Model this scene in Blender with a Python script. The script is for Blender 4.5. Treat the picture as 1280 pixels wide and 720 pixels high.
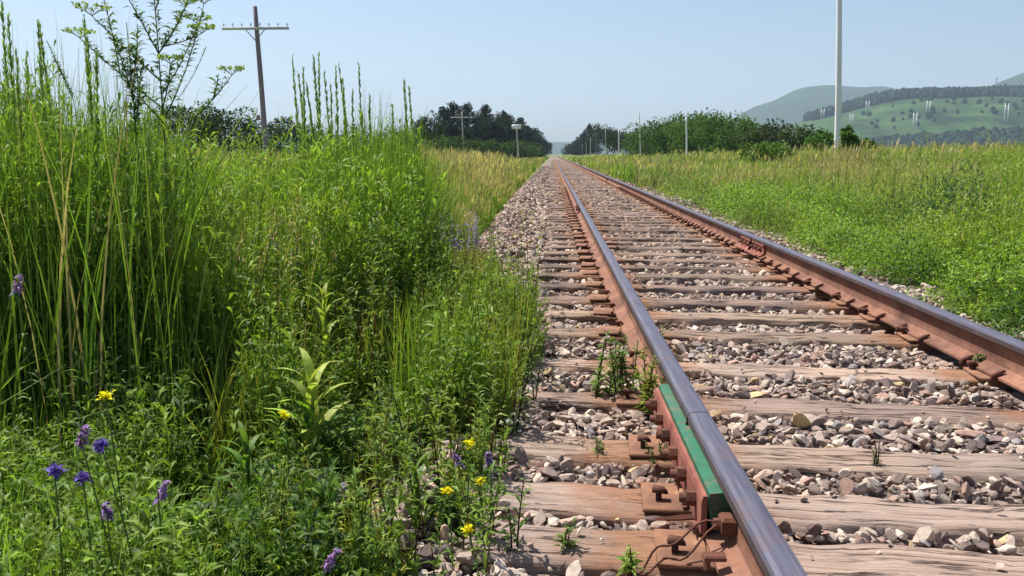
import bpy, math, random
import numpy as np
from mathutils import Vector, Matrix, Euler
rng = np.random.default_rng(7); random.seed(7)
PI = math.pi; R = math.radians
S = bpy.context.scene; COL = S.collection
for o in list(bpy.data.objects): bpy.data.objects.remove(o)

# ------------------------------------------------------------------ camera
CAMZ = 0.96; FPX = 1040.0
PITCH = math.atan(167/FPX); YAW = R(2.74)
cd = bpy.data.cameras.new('camera'); cam = bpy.data.objects.new('camera', cd); COL.objects.link(cam)
cam.location = (0, 0, CAMZ); cam.rotation_euler = (PI/2-PITCH, 0, YAW)
cd.sensor_width = 36; cd.lens = 36*FPX/1280; cd.clip_start = 0.05; cd.clip_end = 20000
S.camera = cam
RM = np.array(Euler(cam.rotation_euler).to_matrix())
def ray(px, py):
    return RM @ np.array([(px-640)/FPX, -(py-360)/FPX, -1.0])
def at(px, py, Y):
    d = ray(px, py); t = Y/d[1]
    return np.array([0, 0, CAMZ]) + d*t
def onz(px, py, z):
    d = ray(px, py); t = (z-CAMZ)/d[2]
    return np.array([0, 0, CAMZ]) + d*t

# ------------------------------------------------------------------ world, sun, exposure
SUN_EL = R(60); SUN_AZ = R(-50)          # azimuth clockwise from +Y; the sun stands left and a little ahead
w = bpy.data.worlds.new('World'); S.world = w; w.use_nodes = True
nt = w.node_tree; nt.nodes.clear()
sk = nt.nodes.new('ShaderNodeTexSky'); sk.sky_type = 'NISHITA'; sk.sun_disc = False
sk.sun_elevation = SUN_EL; sk.sun_rotation = SUN_AZ; sk.altitude = 0; sk.air_density = 1.0; sk.dust_density = 1.3; sk.ozone_density = 1.8
bg = nt.nodes.new('ShaderNodeBackground'); bg.inputs[1].default_value = 0.077
wo = nt.nodes.new('ShaderNodeOutputWorld')
nt.links.new(sk.outputs[0], bg.inputs[0]); nt.links.new(bg.outputs[0], wo.inputs[0])
sd = bpy.data.lights.new('sun', 'SUN'); sun = bpy.data.objects.new('sun', sd); COL.objects.link(sun)
sd.energy = 4.9; sd.angle = R(0.53); sd.color = (1, 0.955, 0.88)
sv = Vector((math.sin(SUN_AZ)*math.cos(SUN_EL), math.cos(SUN_AZ)*math.cos(SUN_EL), math.sin(SUN_EL)))
sun.rotation_euler = sv.to_track_quat('Z', 'Y').to_euler(); sun.location = (-20, 10, 30)
S.view_settings.view_transform = 'Standard'; S.view_settings.look = 'None'
S.view_settings.gamma = 1; S.view_settings.exposure = 0.80
S.render.engine = 'CYCLES'
S.cycles.max_bounces = 6; S.cycles.transparent_max_bounces = 6; S.cycles.volume_bounces = 0

# ------------------------------------------------------------------ helpers
def tag(o, label=None, cat=None, group=None, kind=None):
    if label: o['label'] = label
    if cat: o['category'] = cat
    if group: o['group'] = group
    if kind: o['kind'] = kind
    return o
def empty(name, loc, label, cat, group=None):
    o = bpy.data.objects.new(name, None); COL.objects.link(o)
    o.location = tuple(float(v) for v in loc); o.empty_display_size = 0.2
    return tag(o, label, cat, group)

def hash2(ix, iy, s):
    n = (ix.astype(np.int64)*374761393 + iy.astype(np.int64)*668265263 + s*1442695041) & 0x7fffffff
    n = ((n ^ (n >> 13))*1274126177) & 0x7fffffff
    return ((n ^ (n >> 16)) & 0xffff)/65535.0
def vnoise(x, y, s=0):
    x = np.asarray(x, float); y = np.asarray(y, float)
    ix = np.floor(x); iy = np.floor(y); fx = x-ix; fy = y-iy
    fx = fx*fx*(3-2*fx); fy = fy*fy*(3-2*fy)
    ix = ix.astype(np.int64); iy = iy.astype(np.int64)
    a = hash2(ix, iy, s); b = hash2(ix+1, iy, s); c = hash2(ix, iy+1, s); d = hash2(ix+1, iy+1, s)
    return (a*(1-fx)+b*fx)*(1-fy)+(c*(1-fx)+d*fx)*fy
def fbm(x, y, s=0, o=3):
    r = 0; a = 0.5; t = 0
    for k in range(o):
        r = r+a*vnoise(np.asarray(x)*2**k, np.asarray(y)*2**k, s+k*17); t += a; a *= 0.5
    return r/t
def sstep(a, b, x):
    t = np.clip((np.asarray(x, float)-a)/(b-a), 0, 1); return t*t*(3-2*t)

class Geo:
    """collects vertices, faces and a colour per vertex, and links them as ONE mesh object"""
    def __init__(s): s.v = []; s.f4 = []; s.f3 = []; s.c = []; s.m4 = []; s.m3 = []; s.n = 0
    def add(s, v, f, col=(1, 1, 1), mi=0):
        v = np.asarray(v, float).reshape(-1, 3); f = np.asarray(f, np.int64)
        c = np.asarray(col, float)
        if c.ndim == 1: c = np.tile(c, (len(v), 1))
        s.v.append(v); s.c.append(c)
        if f.shape[1] == 4: s.f4.append(f+s.n); s.m4.append(np.full(len(f), mi))
        else: s.f3.append(f+s.n); s.m3.append(np.full(len(f), mi))
        s.n += len(v); return s
    def build(s, name, mats, parent=None, smooth=True, origin=None):
        V = np.concatenate(s.v); C = np.concatenate(s.c)
        if origin is not None: V = V-np.asarray(origin, float)
        F4 = np.concatenate(s.f4) if s.f4 else np.zeros((0, 4), int)
        F3 = np.concatenate(s.f3) if s.f3 else np.zeros((0, 3), int)
        MI = np.concatenate(s.m4+s.m3)
        me = bpy.data.meshes.new(name)
        me.vertices.add(len(V)); me.vertices.foreach_set('co', V.astype(np.float32).ravel())
        nl = F4.size+F3.size; me.loops.add(nl); me.polygons.add(len(F4)+len(F3))
        me.loops.foreach_set('vertex_index', np.concatenate([F4.ravel(), F3.ravel()]).astype(np.int32))
        st = np.concatenate([np.arange(len(F4))*4, F4.size+np.arange(len(F3))*3]).astype(np.int32)
        me.polygons.foreach_set('loop_start', st)
        me.polygons.foreach_set('material_index', MI.astype(np.int32))
        me.polygons.foreach_set('use_smooth', np.full(len(st), bool(smooth)))
        at_ = me.color_attributes.new('Col', 'FLOAT_COLOR', 'POINT')
        at_.data.foreach_set('color', np.concatenate([C, np.ones((len(C), 1))], 1).astype(np.float32).ravel())
        me.update(calc_edges=True); me.validate()
        for m in (mats if isinstance(mats, (list, tuple)) else [mats]): me.materials.append(m)
        o = bpy.data.objects.new(name, me); COL.objects.link(o)
        if parent is not None: o.parent = parent
        elif origin is not None: o.location = tuple(float(q) for q in origin)
        return o
    # ---- primitives
    def box(s, c, d, col=(1, 1, 1), rz=0, mi=0, bev=0.0):
        x, y, z = [q/2 for q in d]
        if bev > 0:
            b = bev; P = []
            for zz, k in ((-z, b), (-z+b, 0), (z-b, 0), (z, b)):
                for sx, sy in ((-1, -1), (1, -1), (1, 1), (-1, 1)):
                    P.append((sx*(x-k), sy*(y-k), zz))
            F = [(0, 3, 2, 1), (12, 13, 14, 15)]
            for l in range(3):
                for k in range(4):
                    a = l*4+k; b_ = l*4+(k+1) % 4; F.append((a, b_, b_+4, a+4))
        else:
            P = [(-x, -y, -z), (x, -y, -z), (x, y, -z), (-x, y, -z), (-x, -y, z), (x, -y, z), (x, y, z), (-x, y, z)]
            F = [(0, 3, 2, 1), (4, 5, 6, 7), (0, 1, 5, 4), (1, 2, 6, 5), (2, 3, 7, 6), (3, 0, 4, 7)]
        P = np.array(P); ca, sa = math.cos(rz), math.sin(rz)
        P = np.stack([P[:, 0]*ca-P[:, 1]*sa, P[:, 0]*sa+P[:, 1]*ca, P[:, 2]], 1)+np.array(c)
        return s.add(P, F, col, mi)
    def tube(s, pts, rad, col=(1, 1, 1), n=6, mi=0, cap=True):
        pts = np.asarray(pts, float); rad = np.broadcast_to(np.asarray(rad, float), (len(pts),))
        tg = np.gradient(pts, axis=0); tg /= np.linalg.norm(tg, axis=1)[:, None]+1e-9
        ref = np.array([0, 0, 1.0]) if abs(tg[0, 2]) < 0.9 else np.array([1.0, 0, 0])
        V = []
        for p, t, r in zip(pts, tg, rad):
            a = np.cross(t, ref); a /= np.linalg.norm(a)+1e-9; b = np.cross(t, a)
            an = np.arange(n)/n*2*PI
            V.append(p+r*(np.cos(an)[:, None]*a+np.sin(an)[:, None]*b))
        V = np.concatenate(V); F = []
        for i in range(len(pts)-1):
            for k in range(n):
                k2 = (k+1) % n; F.append((i*n+k, i*n+k2, (i+1)*n+k2, (i+1)*n+k))
        s.add(V, F, col, mi)
        if cap:
            T = [(0, k+1, k) for k in range(1, n-1)]; m = (len(pts)-1)*n
            T += [(m, m+k, m+k+1) for k in range(1, n-1)]
            s.f3.append(np.array(T)+s.n-len(V)); s.m3.append(np.full(len(T), mi))
        return s
    def blades(s, P, h, wd, az, lean, col, segs=4, face=None, tipcol=None, shape=1.0):
        """ribbons growing up from P that bend towards az"""
        P = np.asarray(P, float); N = len(P)
        h = np.broadcast_to(h, (N,)); wd = np.broadcast_to(wd, (N,)); lean = np.broadcast_to(lean, (N,))
        fa = rng.uniform(0, 2*PI, N) if face is None else face
        sx = np.stack([np.cos(fa), np.sin(fa), np.zeros(N)], 1)
        dx = np.stack([np.cos(az), np.sin(az), np.zeros(N)], 1)
        V = np.zeros((N, segs+1, 2, 3)); C = np.zeros((N, segs+1, 2, 3))
        col = np.broadcast_to(np.asarray(col, float), (N, 3))
        for i in range(segs+1):
            t = i/segs
            c = P+dx*(h*lean*t**2)[:, None]; c[:, 2] += h*(t-0.45*np.minimum(lean, 1.2)*t**3)
            ww = wd*0.5*(max(0.0, 1-t**2.0)**0.8*(0.65+0.35*math.sin(min(1, t*2.2)*PI/2)))*shape+0.0003
            V[:, i, 0] = c-sx*ww[:, None]; V[:, i, 1] = c+sx*ww[:, None]
            cc = col if tipcol is None else col*(1-t)+np.asarray(tipcol)*t
            C[:, i, 0] = cc; C[:, i, 1] = cc
        b = np.arange(N)[:, None]*(segs+1)*2; F = []
        for i in range(segs):
            F.append(np.concatenate([b+2*i, b+2*i+1, b+2*i+3, b+2*i+2], 1))
        return s.add(V.reshape(-1, 3), np.concatenate(F), C.reshape(-1, 3))
    def leaves(s, P, D, ln, wd, col, fold=0.25, droop=0.3):
        """pointed folded leaves at P along D; six vertices each"""
        P = np.asarray(P, float); N = len(P); D = np.asarray(D, float); D = D/(np.linalg.norm(D, axis=1)[:, None]+1e-9)
        ln = np.broadcast_to(ln, (N,))[:, None]; wd = np.broadcast_to(wd, (N,))[:, None]
        up = np.array([0, 0, 1.0])+rng.normal(0, 0.35, (N, 3))
        A = np.cross(D, up); A /= np.linalg.norm(A, axis=1)[:, None]+1e-9; U = np.cross(A, D)
        m = P+D*ln*0.45+U*(0.04*ln); tip = P+D*ln-np.array([0, 0, 1.0])*ln*droop
        l = m+A*wd*0.5+U*wd*fold; r = m-A*wd*0.5+U*wd*fold
        V = np.stack([P, l, m, r, tip], 1)
        b = np.arange(N)[:, None]*5
        F = np.concatenate([np.concatenate([b, b+2, b+1], 1), np.concatenate([b, b+3, b+2], 1),
                            np.concatenate([b+1, b+2, b+4], 1), np.concatenate([b+2, b+3, b+4], 1)])
        col = np.broadcast_to(np.asarray(col, float), (N, 3))
        return s.add(V.reshape(-1, 3), F, np.repeat(col, 5, 0))

def jit(c, n, v=0.2, hv=0.08):
    c = np.asarray(c, float); k = np.exp(rng.normal(0, v, (n, 1)))
    return np.clip(c*k*(1+rng.normal(0, hv, (n, 3))), 0.003, 0.95)
def mixc(a, b, t):
    t = np.asarray(t)[:, None]; return np.asarray(a)*(1-t)+np.asarray(b)*t

# ------------------------------------------------------------------ materials
def mat(name):
    m = bpy.data.materials.new(name); m.use_nodes = True; m.node_tree.nodes.clear()
    n = m.node_tree; out = n.nodes.new('ShaderNodeOutputMaterial'); return m, n, out
def nd(n, t, **k):
    a = n.nodes.new(t)
    for q, v in k.items():
        if q.startswith('i_'): a.inputs[q[2:].replace('_', ' ')].default_value = v
        else: setattr(a, q, v)
    return a
def noise(n, sc, det=6, rough=0.6, vec=None, dim='3D'):
    a = nd(n, 'ShaderNodeTexNoise'); a.inputs['Scale'].default_value = sc; a.inputs['Detail'].default_value = det
    a.inputs['Roughness'].default_value = rough
    if vec is not None: n.links.new(vec, a.inputs['Vector'])
    return a.outputs['Fac']
def ramp(n, src, stops, interp='LINEAR'):
    r = nd(n, 'ShaderNodeValToRGB'); r.color_ramp.interpolation = interp
    e = r.color_ramp.elements
    while len(e) < len(stops): e.new(0.5)
    for i, (p, c) in enumerate(stops):
        e[i].position = p; e[i].color = (*c, 1) if len(c) == 3 else c
    n.links.new(src, r.inputs[0]); return r.outputs[0]
def mixrgb(n, fac, a, b, mode='MIX'):
    x = nd(n, 'ShaderNodeMix', data_type='RGBA', blend_type=mode)
    for idx, v in ((0, fac), (6, a), (7, b)):
        if isinstance(v, (int, float)): x.inputs[idx].default_value = v
        elif isinstance(v, tuple): x.inputs[idx].default_value = (*v, 1)
        else: n.links.new(v, x.inputs[idx])
    return x.outputs[2]
def mth(n, op, a, b=None, clamp=False):
    x = nd(n, 'ShaderNodeMath', operation=op, use_clamp=clamp)
    for i, v in enumerate((a, b)):
        if v is None: continue
        if isinstance(v, (int, float)): x.inputs[i].default_value = v
        else: n.links.new(v, x.inputs[i])
    return x.outputs[0]
def bump(n, h, st, dist):
    b = nd(n, 'ShaderNodeBump'); b.inputs['Strength'].default_value = st; b.inputs['Distance'].default_value = dist
    n.links.new(h, b.inputs['Height']); return b.outputs[0]
def princ(n, out, col, rough=0.8, metal=0, nrm=None, spec=0.5):
    p = nd(n, 'ShaderNodeBsdfPrincipled')
    for k, v in (('Base Color', col), ('Roughness', rough), ('Metallic', metal), ('Specular IOR Level', spec)):
        if isinstance(v, (int, float)): p.inputs[k].default_value = v
        elif isinstance(v, tuple): p.inputs[k].default_value = (*v, 1)
        else: n.links.new(v, p.inputs[k])
    if nrm is not None: n.links.new(nrm, p.inputs['Normal'])
    n.links.new(p.outputs[0], out.inputs[0]); return p
def objco(n): return nd(n, 'ShaderNodeTexCoord').outputs['Object']
def scaled(n, vec, sc):
    m = nd(n, 'ShaderNodeMapping'); m.inputs['Scale'].default_value = sc; n.links.new(vec, m.inputs[0]); return m.outputs[0]

def veg_mat(name, tr=0.38, rough=0.5, spec=0.35):
    m, n, out = mat(name)
    a = nd(n, 'ShaderNodeVertexColor', layer_name='Col').outputs[0]
    nz = noise(n, 14, 3)
    c = mixrgb(n, 1.0, a, ramp(n, nz, [(0.3, (0.75, 0.78, 0.7)), (0.7, (1.2, 1.15, 1.15))]), 'MULTIPLY')
    p = princ(n, out, c, rough, spec=spec)
    t = nd(n, 'ShaderNodeBsdfTranslucent'); n.links.new(mixrgb(n, 1.0, c, (1.25, 1.35, 0.6), 'MULTIPLY'), t.inputs[0])
    x = nd(n, 'ShaderNodeMixShader'); x.inputs[0].default_value = tr
    n.links.new(p.outputs[0], x.inputs[1]); n.links.new(t.outputs[0], x.inputs[2]); n.links.new(x.outputs[0], out.inputs[0])
    return m
M = {}
M['grass'] = veg_mat('grass', 0.4, 0.5, 0.25); M['leaf'] = veg_mat('leaf', 0.36, 0.55, 0.22); M['petal'] = veg_mat('petal', 0.3, 0.7, 0.1)
M['dryleaf'] = veg_mat('dry_stalk', 0.15, 0.8, 0.1); M['treeleaf'] = veg_mat('tree_leaf', 0.25, 0.8, 0.08)

m, n, out = mat('crushed_stone')
a = nd(n, 'ShaderNodeVertexColor', layer_name='Col').outputs[0]; oc = objco(n)
c = mixrgb(n, 1.0, a, ramp(n, noise(n, 55, 6, 0.7, oc), [(0.25, (0.6, 0.56, 0.54)), (0.5, (0.98, 0.96, 0.94)), (0.75, (1.25, 1.22, 1.2))]), 'MULTIPLY')
princ(n, out, c, 0.88, nrm=bump(n, noise(n, 160, 4, 0.7, oc), 0.5, 0.003), spec=0.25); M['stone'] = m

m, n, out = mat('ballast_grit'); oc = objco(n)
vo = nd(n, 'ShaderNodeTexVoronoi'); vo.inputs['Scale'].default_value = 26; n.links.new(oc, vo.inputs['Vector'])
c1 = ramp(n, vo.outputs['Color'], [(0.15, (0.10, 0.075, 0.065)), (0.5, (0.23, 0.18, 0.155)), (0.85, (0.36, 0.30, 0.265))])
c2 = mixrgb(n, ramp(n, noise(n, 1.2, 4, 0.6, oc), [(0.42, (0, 0, 0)), (0.7, (0.55, 0.55, 0.55))]), c1, (0.2, 0.115, 0.075))
ds = mth(n, 'SUBTRACT', 1.0, mth(n, 'MULTIPLY', vo.outputs['Distance'], 1.3))
princ(n, out, c2, 0.92, nrm=bump(n, ds, 1.0, 0.03), spec=0.2); M['grit'] = m

m, n, out = mat('weathered_tie'); oc = objco(n); oi = nd(n, 'ShaderNodeObjectInfo').outputs['Random']
sh = nd(n, 'ShaderNodeVectorMath', operation='ADD'); n.links.new(oc, sh.inputs[0])
cb = nd(n, 'ShaderNodeCombineXYZ'); n.links.new(mth(n, 'MULTIPLY', oi, 37.0), cb.inputs[0]); n.links.new(mth(n, 'MULTIPLY', oi, 91.0), cb.inputs[1])
n.links.new(cb.outputs[0], sh.inputs[1]); v = sh.outputs[0]
grain = noise(n, 1.0, 8, 0.72, scaled(n, v, (2.2, 60, 60)))
grain2 = noise(n, 1.0, 5, 0.6, scaled(n, v, (1.1, 16, 16)))
blot = noise(n, 2.6, 5, 0.6, scaled(n, v, (1, 2.5, 2.5)))
c = ramp(n, grain, [(0.28, (0.12, 0.075, 0.055)), (0.45, (0.31, 0.22, 0.175)), (0.6, (0.44, 0.33, 0.27)), (0.8, (0.56, 0.45, 0.38))])
c = mixrgb(n, mth(n, 'MULTIPLY', ramp(n, blot, [(0.35, (0, 0, 0)), (0.65, (1, 1, 1))]), 0.5), c, (0.40, 0.30, 0.245), 'MIX')
crk = ramp(n, grain2, [(0.475, (0, 0, 0)), (0.5, (1, 1, 1)), (0.525, (0, 0, 0))])
crk = mth(n, 'MULTIPLY', crk, ramp(n, blot, [(0.4, (0, 0, 0)), (0.55, (1, 1, 1))]))
c = mixrgb(n, mth(n, 'MULTIPLY', crk, 0.93), c, (0.035, 0.022, 0.017))
tone = ramp(n, noise(n, 1.3, 3, .5, v), [(0.3, (0.72, 0.74, 0.76)), (0.5, (1.0, 0.97, 0.95)), (0.7, (1.15, 1.08, 1.0))])
c = mixrgb(n, 1.0, c, tone, 'MULTIPLY')
c = mixrgb(n, 1.0, c, nd(n, 'ShaderNodeObjectInfo').outputs['Color'], 'MULTIPLY')
sx = nd(n, 'ShaderNodeSeparateXYZ'); n.links.new(oc, sx.inputs[0])
dr = mth(n, 'ABSOLUTE', mth(n, 'SUBTRACT', mth(n, 'ABSOLUTE', sx.outputs[0]), 0.7525))
dr = mth(n, 'ADD', dr, mth(n, 'MULTIPLY', mth(n, 'SUBTRACT', noise(n, 7, 4, 0.6, v), 0.5), 0.55))
c = mixrgb(n, ramp(n, dr, [(0.10, (0.8, 0.8, 0.8)), (0.34, (0, 0, 0))]), c, mixrgb(n, noise(n, 30, 4, .6, v), (0.18, 0.075, 0.035), (0.37, 0.18, 0.095)))
hh = mth(n, 'SUBTRACT', mth(n, 'ADD', grain, mth(n, 'MULTIPLY', grain2, 0.5)), mth(n, 'MULTIPLY', crk, 1.2))
princ(n, out, c, 0.9, nrm=bump(n, hh, 0.9, 0.012), spec=0.2); M['tie'] = m

def rusty(name, a, b, c_, rough=0.85, sc=9, bd=0.0025):
    m, n, out = mat(name); oc = objco(n)
    c = ramp(n, noise(n, sc, 7, 0.68, oc), [(0.3, a), (0.52, b), (0.72, c_)])
    c = mixrgb(n, mth(n, 'MULTIPLY', ramp(n, noise(n, sc*9, 3, 0.6, oc), [(0.5, (0, 0, 0)), (0.75, (1, 1, 1))]), 0.5), c, a)
    princ(n, out, c, rough, nrm=bump(n, noise(n, 70, 6, 0.7, oc), 0.6, bd), spec=0.25); return m
M['rust'] = rusty('rail_rust', (0.09, 0.042, 0.034), (0.22, 0.105, 0.07), (0.33, 0.17, 0.105), sc=3.2)
M['rust_dark'] = rusty('old_iron_rust', (0.06, 0.026, 0.02), (0.15, 0.058, 0.038), (0.24, 0.10, 0.06))
M['rust_orange'] = rusty('plate_rust', (0.13, 0.06, 0.04), (0.24, 0.12, 0.07), (0.37, 0.20, 0.12))
M['rust_red'] = rusty('joint_bar_rust', (0.16, 0.05, 0.04), (0.26, 0.095, 0.07), (0.34, 0.15, 0.11))
m, n, out = mat('rail_head_steel'); oc = objco(n)
v = scaled(n, oc, (30, 1.2, 30))
c = ramp(n, noise(n, 3, 6, 0.6, v), [(0.3, (0.055, 0.05, 0.08)), (0.55, (0.095, 0.09, 0.125)), (0.8, (0.16, 0.15, 0.18))])
c = mixrgb(n, mth(n, 'MULTIPLY', ramp(n, noise(n, 11, 5, 0.65, oc), [(0.52, (0, 0, 0)), (0.7, (1, 1, 1))]), 0.6), c, (0.13, 0.075, 0.065))
princ(n, out, c, 0.5, 0.15, bump(n, noise(n, 50, 4, 0.6, oc), 0.25, 0.001)); M['head'] = m
m, n, out = mat('rail_head_side'); oc = objco(n)
c = ramp(n, noise(n, 8, 6, 0.6, oc), [(0.3, (0.035, 0.025, 0.03)), (0.7, (0.09, 0.055, 0.05))])
princ(n, out, c, 0.7, nrm=bump(n, noise(n, 60, 4, 0.6, oc), 0.4, 0.001)); M['headside'] = m
m, n, out = mat('green_paint'); oc = objco(n)
c = ramp(n, noise(n, 12, 6, 0.6, oc), [(0.3, (0.01, 0.085, 0.045)), (0.6, (0.015, 0.135, 0.065)), (0.85, (0.035, 0.18, 0.095))])
c = mixrgb(n, ramp(n, noise(n, 17, 6, 0.75, oc), [(0.54, (0, 0, 0)), (0.62, (0.8, 0.8, 0.8))]), c, (0.17, 0.095, 0.06)); c = mixrgb(n, ramp(n, noise(n, 5, 5, 0.7, oc), [(0.45, (0, 0, 0)), (0.75, (0.5, 0.5, 0.5))]), c, (0.10, 0.10, 0.07))
princ(n, out, c, 0.55, nrm=bump(n, noise(n, 90, 4, 0.6, oc), 0.3, 0.001)); M['green'] = m
def woodm(name, a, b, c_):
    m, n, out = mat(name); oc = objco(n)
    g = noise(n, 1.0, 6, 0.65, scaled(n, oc, (14, 14, 0.6)))
    c = ramp(n, g, [(0.3, a), (0.5, b), (0.75, c_)])
    princ(n, out, c, 0.88, nrm=bump(n, g, 0.5, 0.02), spec=0.2); return m
M['pole_grey'] = woodm('pole_grey_wood', (0.13, 0.105, 0.11), (0.24, 0.2, 0.205), (0.34, 0.3, 0.3))
M['pole_pale'] = woodm('pole_pale_wood', (0.4, 0.37, 0.32), (0.56, 0.53, 0.46), (0.68, 0.65, 0.57))
M['pole_white'] = woodm('pole_white', (0.74, 0.71, 0.69), (0.85, 0.82, 0.81), (0.9, 0.88, 0.88))
M['bark'] = woodm('bark', (0.05, 0.038, 0.03), (0.10, 0.08, 0.065), (0.17, 0.14, 0.12))
m, n, out = mat('insulator_glass'); princ(n, out, (0.75, 0.82, 0.85), 0.2); M['insul'] = m

# ground: soil and thatch near, meadow colours farther off
m, n, out = mat('meadow_ground'); oc = objco(n)
c1 = ramp(n, noise(n, 0.09, 5, 0.6, oc), [(0.32, (0.085, 0.125, 0.028)), (0.5, (0.13, 0.165, 0.04)), (0.66, (0.22, 0.20, 0.085))])
c1 = mixrgb(n, 0.4, c1, ramp(n, noise(n, 3.0, 6, 0.7, oc), [(0.3, (0.06, 0.08, 0.02)), (0.7, (0.2, 0.22, 0.08))]))
soil = ramp(n, noise(n, 20, 7, 0.75, oc), [(0.3, (0.045, 0.036, 0.025)), (0.55, (0.11, 0.09, 0.06)), (0.8, (0.24, 0.2, 0.14))])
sx = nd(n, 'ShaderNodeSeparateXYZ'); n.links.new(oc, sx.inputs[0])
far = ramp(n, mth(n, 'DIVIDE', sx.outputs[1], 60.0), [(0.15, (0, 0, 0)), (0.7, (1, 1, 1))])
c = mixrgb(n, far, soil, c1)
princ(n, out, c, 0.95, nrm=bump(n, noise(n, 25, 6, 0.7, oc), 0.8, 0.03), spec=0.1); M['ground'] = m

# ------------------------------------------------------------------ terrain
XL, XR = 0.453, 1.958; XC = (XL+XR)/2          # rail centres
def gz(X, Y):
    X = np.asarray(X, float); Y = np.asarray(Y, float)
    z = -0.095-0.25*sstep(-0.55, -1.7, X)-0.12*sstep(2.9, 3.7, X)
    z = z+0.35*sstep(-3, -14, X)+0.15*sstep(-14, -60, X)+0.55*sstep(3.6, 12, X)+0.45*sstep(12, 30, X)
    bed = sstep(-1.7, -2.6, X)+sstep(3.6, 5, X)
    return z+(fbm(X*0.7, Y*0.7, 3)-0.5)*0.14*bed + (fbm(X*0.05, Y*0.05, 9)-0.5)*0.5*(sstep(-4, -20, X)+sstep(6, 22, X))
def grid(xs, ys, zf, geo, col=(1, 1, 1)):
    XX, YY = np.meshgrid(xs, ys); V = np.stack([XX, YY, zf(XX, YY)], 2).reshape(-1, 3)
    nx, ny = len(xs), len(ys); i = np.arange(nx-1)[None, :]+np.arange(ny-1)[:, None]*nx
    F = np.stack([i, i+1, i+1+nx, i+nx], 2).reshape(-1, 4)
    geo.add(V, F, col); return geo
xs = np.concatenate([-np.geomspace(4500, 6, 60), np.linspace(-5.6, 6, 80), np.geomspace(6.4, 4500, 60)])
ys = np.concatenate([np.linspace(-60, -2, 20), np.linspace(-1.5, 14, 90), np.geomspace(14.5, 7000, 110)])
tag(grid(xs, ys, gz, Geo()).build('ground', M['ground']), kind='structure')

# ballast bed: one displaced sheet a little above the ground
def bz(X, Y):
    ne = sstep(7.0, 4.5, Y); edge = sstep(-0.75+.4*ne, -1.35+.35*ne, X)+sstep(2.85, 3.45, X)
    z = -0.037-0.029*sstep(4.0, 5.0, Y)-edge*0.30+(fbm(X*9, Y*9, 21)-0.5)*0.035+(fbm(X*1.1, Y*1.1, 5)-0.5)*0.02
    return z
tag(grid(np.linspace(-1.75, 3.9, 110), np.concatenate([np.arange(-3, 14, 0.05), np.arange(14, 40, 0.2), np.geomspace(40.2, 650, 60)]), bz, Geo()).build('ballast_bed', M['grit']), kind='structure')

# ------------------------------------------------------------------ crossties
TIE_W, TIE_H, TIE_L = 0.222, 0.17, 2.58
SKEW = R(-4.2)
def tie_mesh(seed, nl=60, rough=1.0, length=TIE_L):
    r = np.random.default_rng(seed); g = Geo()
    xs_ = np.linspace(-length/2, length/2, nl)
    prof = [(-1, -1), (-1, -0.35), (-1, 0.35), (-0.93, 0.93), (-0.78, 1), (-0.4, 1), (0, 1), (0.4, 1), (0.78, 1), (0.93, 0.93), (1, 0.35), (1, -0.35), (1, -1)]
    V = []; off = r.uniform(0, 100)
    for i, x in enumerate(xs_):
        for j, (a, b) in enumerate(prof):
            ex = float(fbm(x*5+off, j*0.7, seed, 4))-0.5
            y = a*TIE_W/2+(ex*0.055*rough if abs(a) > 0.7 else 0)+0.008*math.sin(x*1.3+off)
            z = -TIE_H/2+b*TIE_H/2
            e = 1-min(1, (length/2-abs(x))/0.05)
            if b > 0.5: z += (float(fbm(x*7+off, a*3+9, seed+5, 4))-0.5)*0.022*rough-(0.012*e)-max(0, abs(a)-0.7)*0.012*rough*(0.5+float(vnoise(x*6+off, a*9, seed+2))*1.5)
            V.append((x+(e*(r.random()-.5)*0.02), y, z))
    m_ = len(prof); F = []
    for i in range(nl-1):
        for j in range(m_-1):
            F.append((i*m_+j, i*m_+j+1, (i+1)*m_+j+1, (i+1)*m_+j))
    g.add(V, F)
    for base, flip in ((0, 1), ((nl-1)*m_, -1)):
        T = [(base, base+k+1, base+k) if flip == 1 else (base, base+k, base+k+1) for k in range(1, m_-1)]
        g.f3.append(np.array(T)); g.m3.append(np.zeros(len(T), int))
    return g
def plate_geo(s_):
    g = Geo(); x = s_*0.7525
    g.box((x+s_*0.045, 0, 0.009), (0.30, 0.185, 0.016), bev=0.004)
    g.box((x+s_*0.082, 0, 0.021), (0.014, 0.18, 0.008), bev=0.002)
    return g
def spike_geo(x, y, d):
    g = Geo(); g.box((x, y, 0.022), (0.016, 0.016, 0.036))
    P = [(-0.022, -0.016, 0.052), (0.03, -0.014, 0.048), (0.03, 0.014, 0.048), (-0.022, 0.016, 0.052), (-0.018, -0.013, 0.070), (0.018, -0.012, 0.066), (0.018, 0.012, 0.066), (-0.018, 0.013, 0.070)]
    P = np.array(P); P[:, 0] *= d; P[:, :2] *= 0.85; P[:, 2] = (P[:, 2]-0.048)*.8+0.033; P += (x, y, 0.004)
    g.add(P, [(0, 3, 2, 1), (4, 5, 6, 7), (0, 1, 5, 4), (1, 2, 6, 5), (2, 3, 7, 6), (3, 0, 4, 7)]); return g
ytop = [706, 637, 572, 508, 462, 420, 395, 377.5, 359, 345]
near_Y = [float(onz(1000, y, 0)[1]) for y in ytop]
tie_Y = [near_Y[0]-1.05, near_Y[0]-0.52]+near_Y
y = near_Y[-1]
while len(tie_Y) < 290:
    y += 0.52+random.uniform(-0.035, 0.035); tie_Y.append(y)
words = {1: None}
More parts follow.
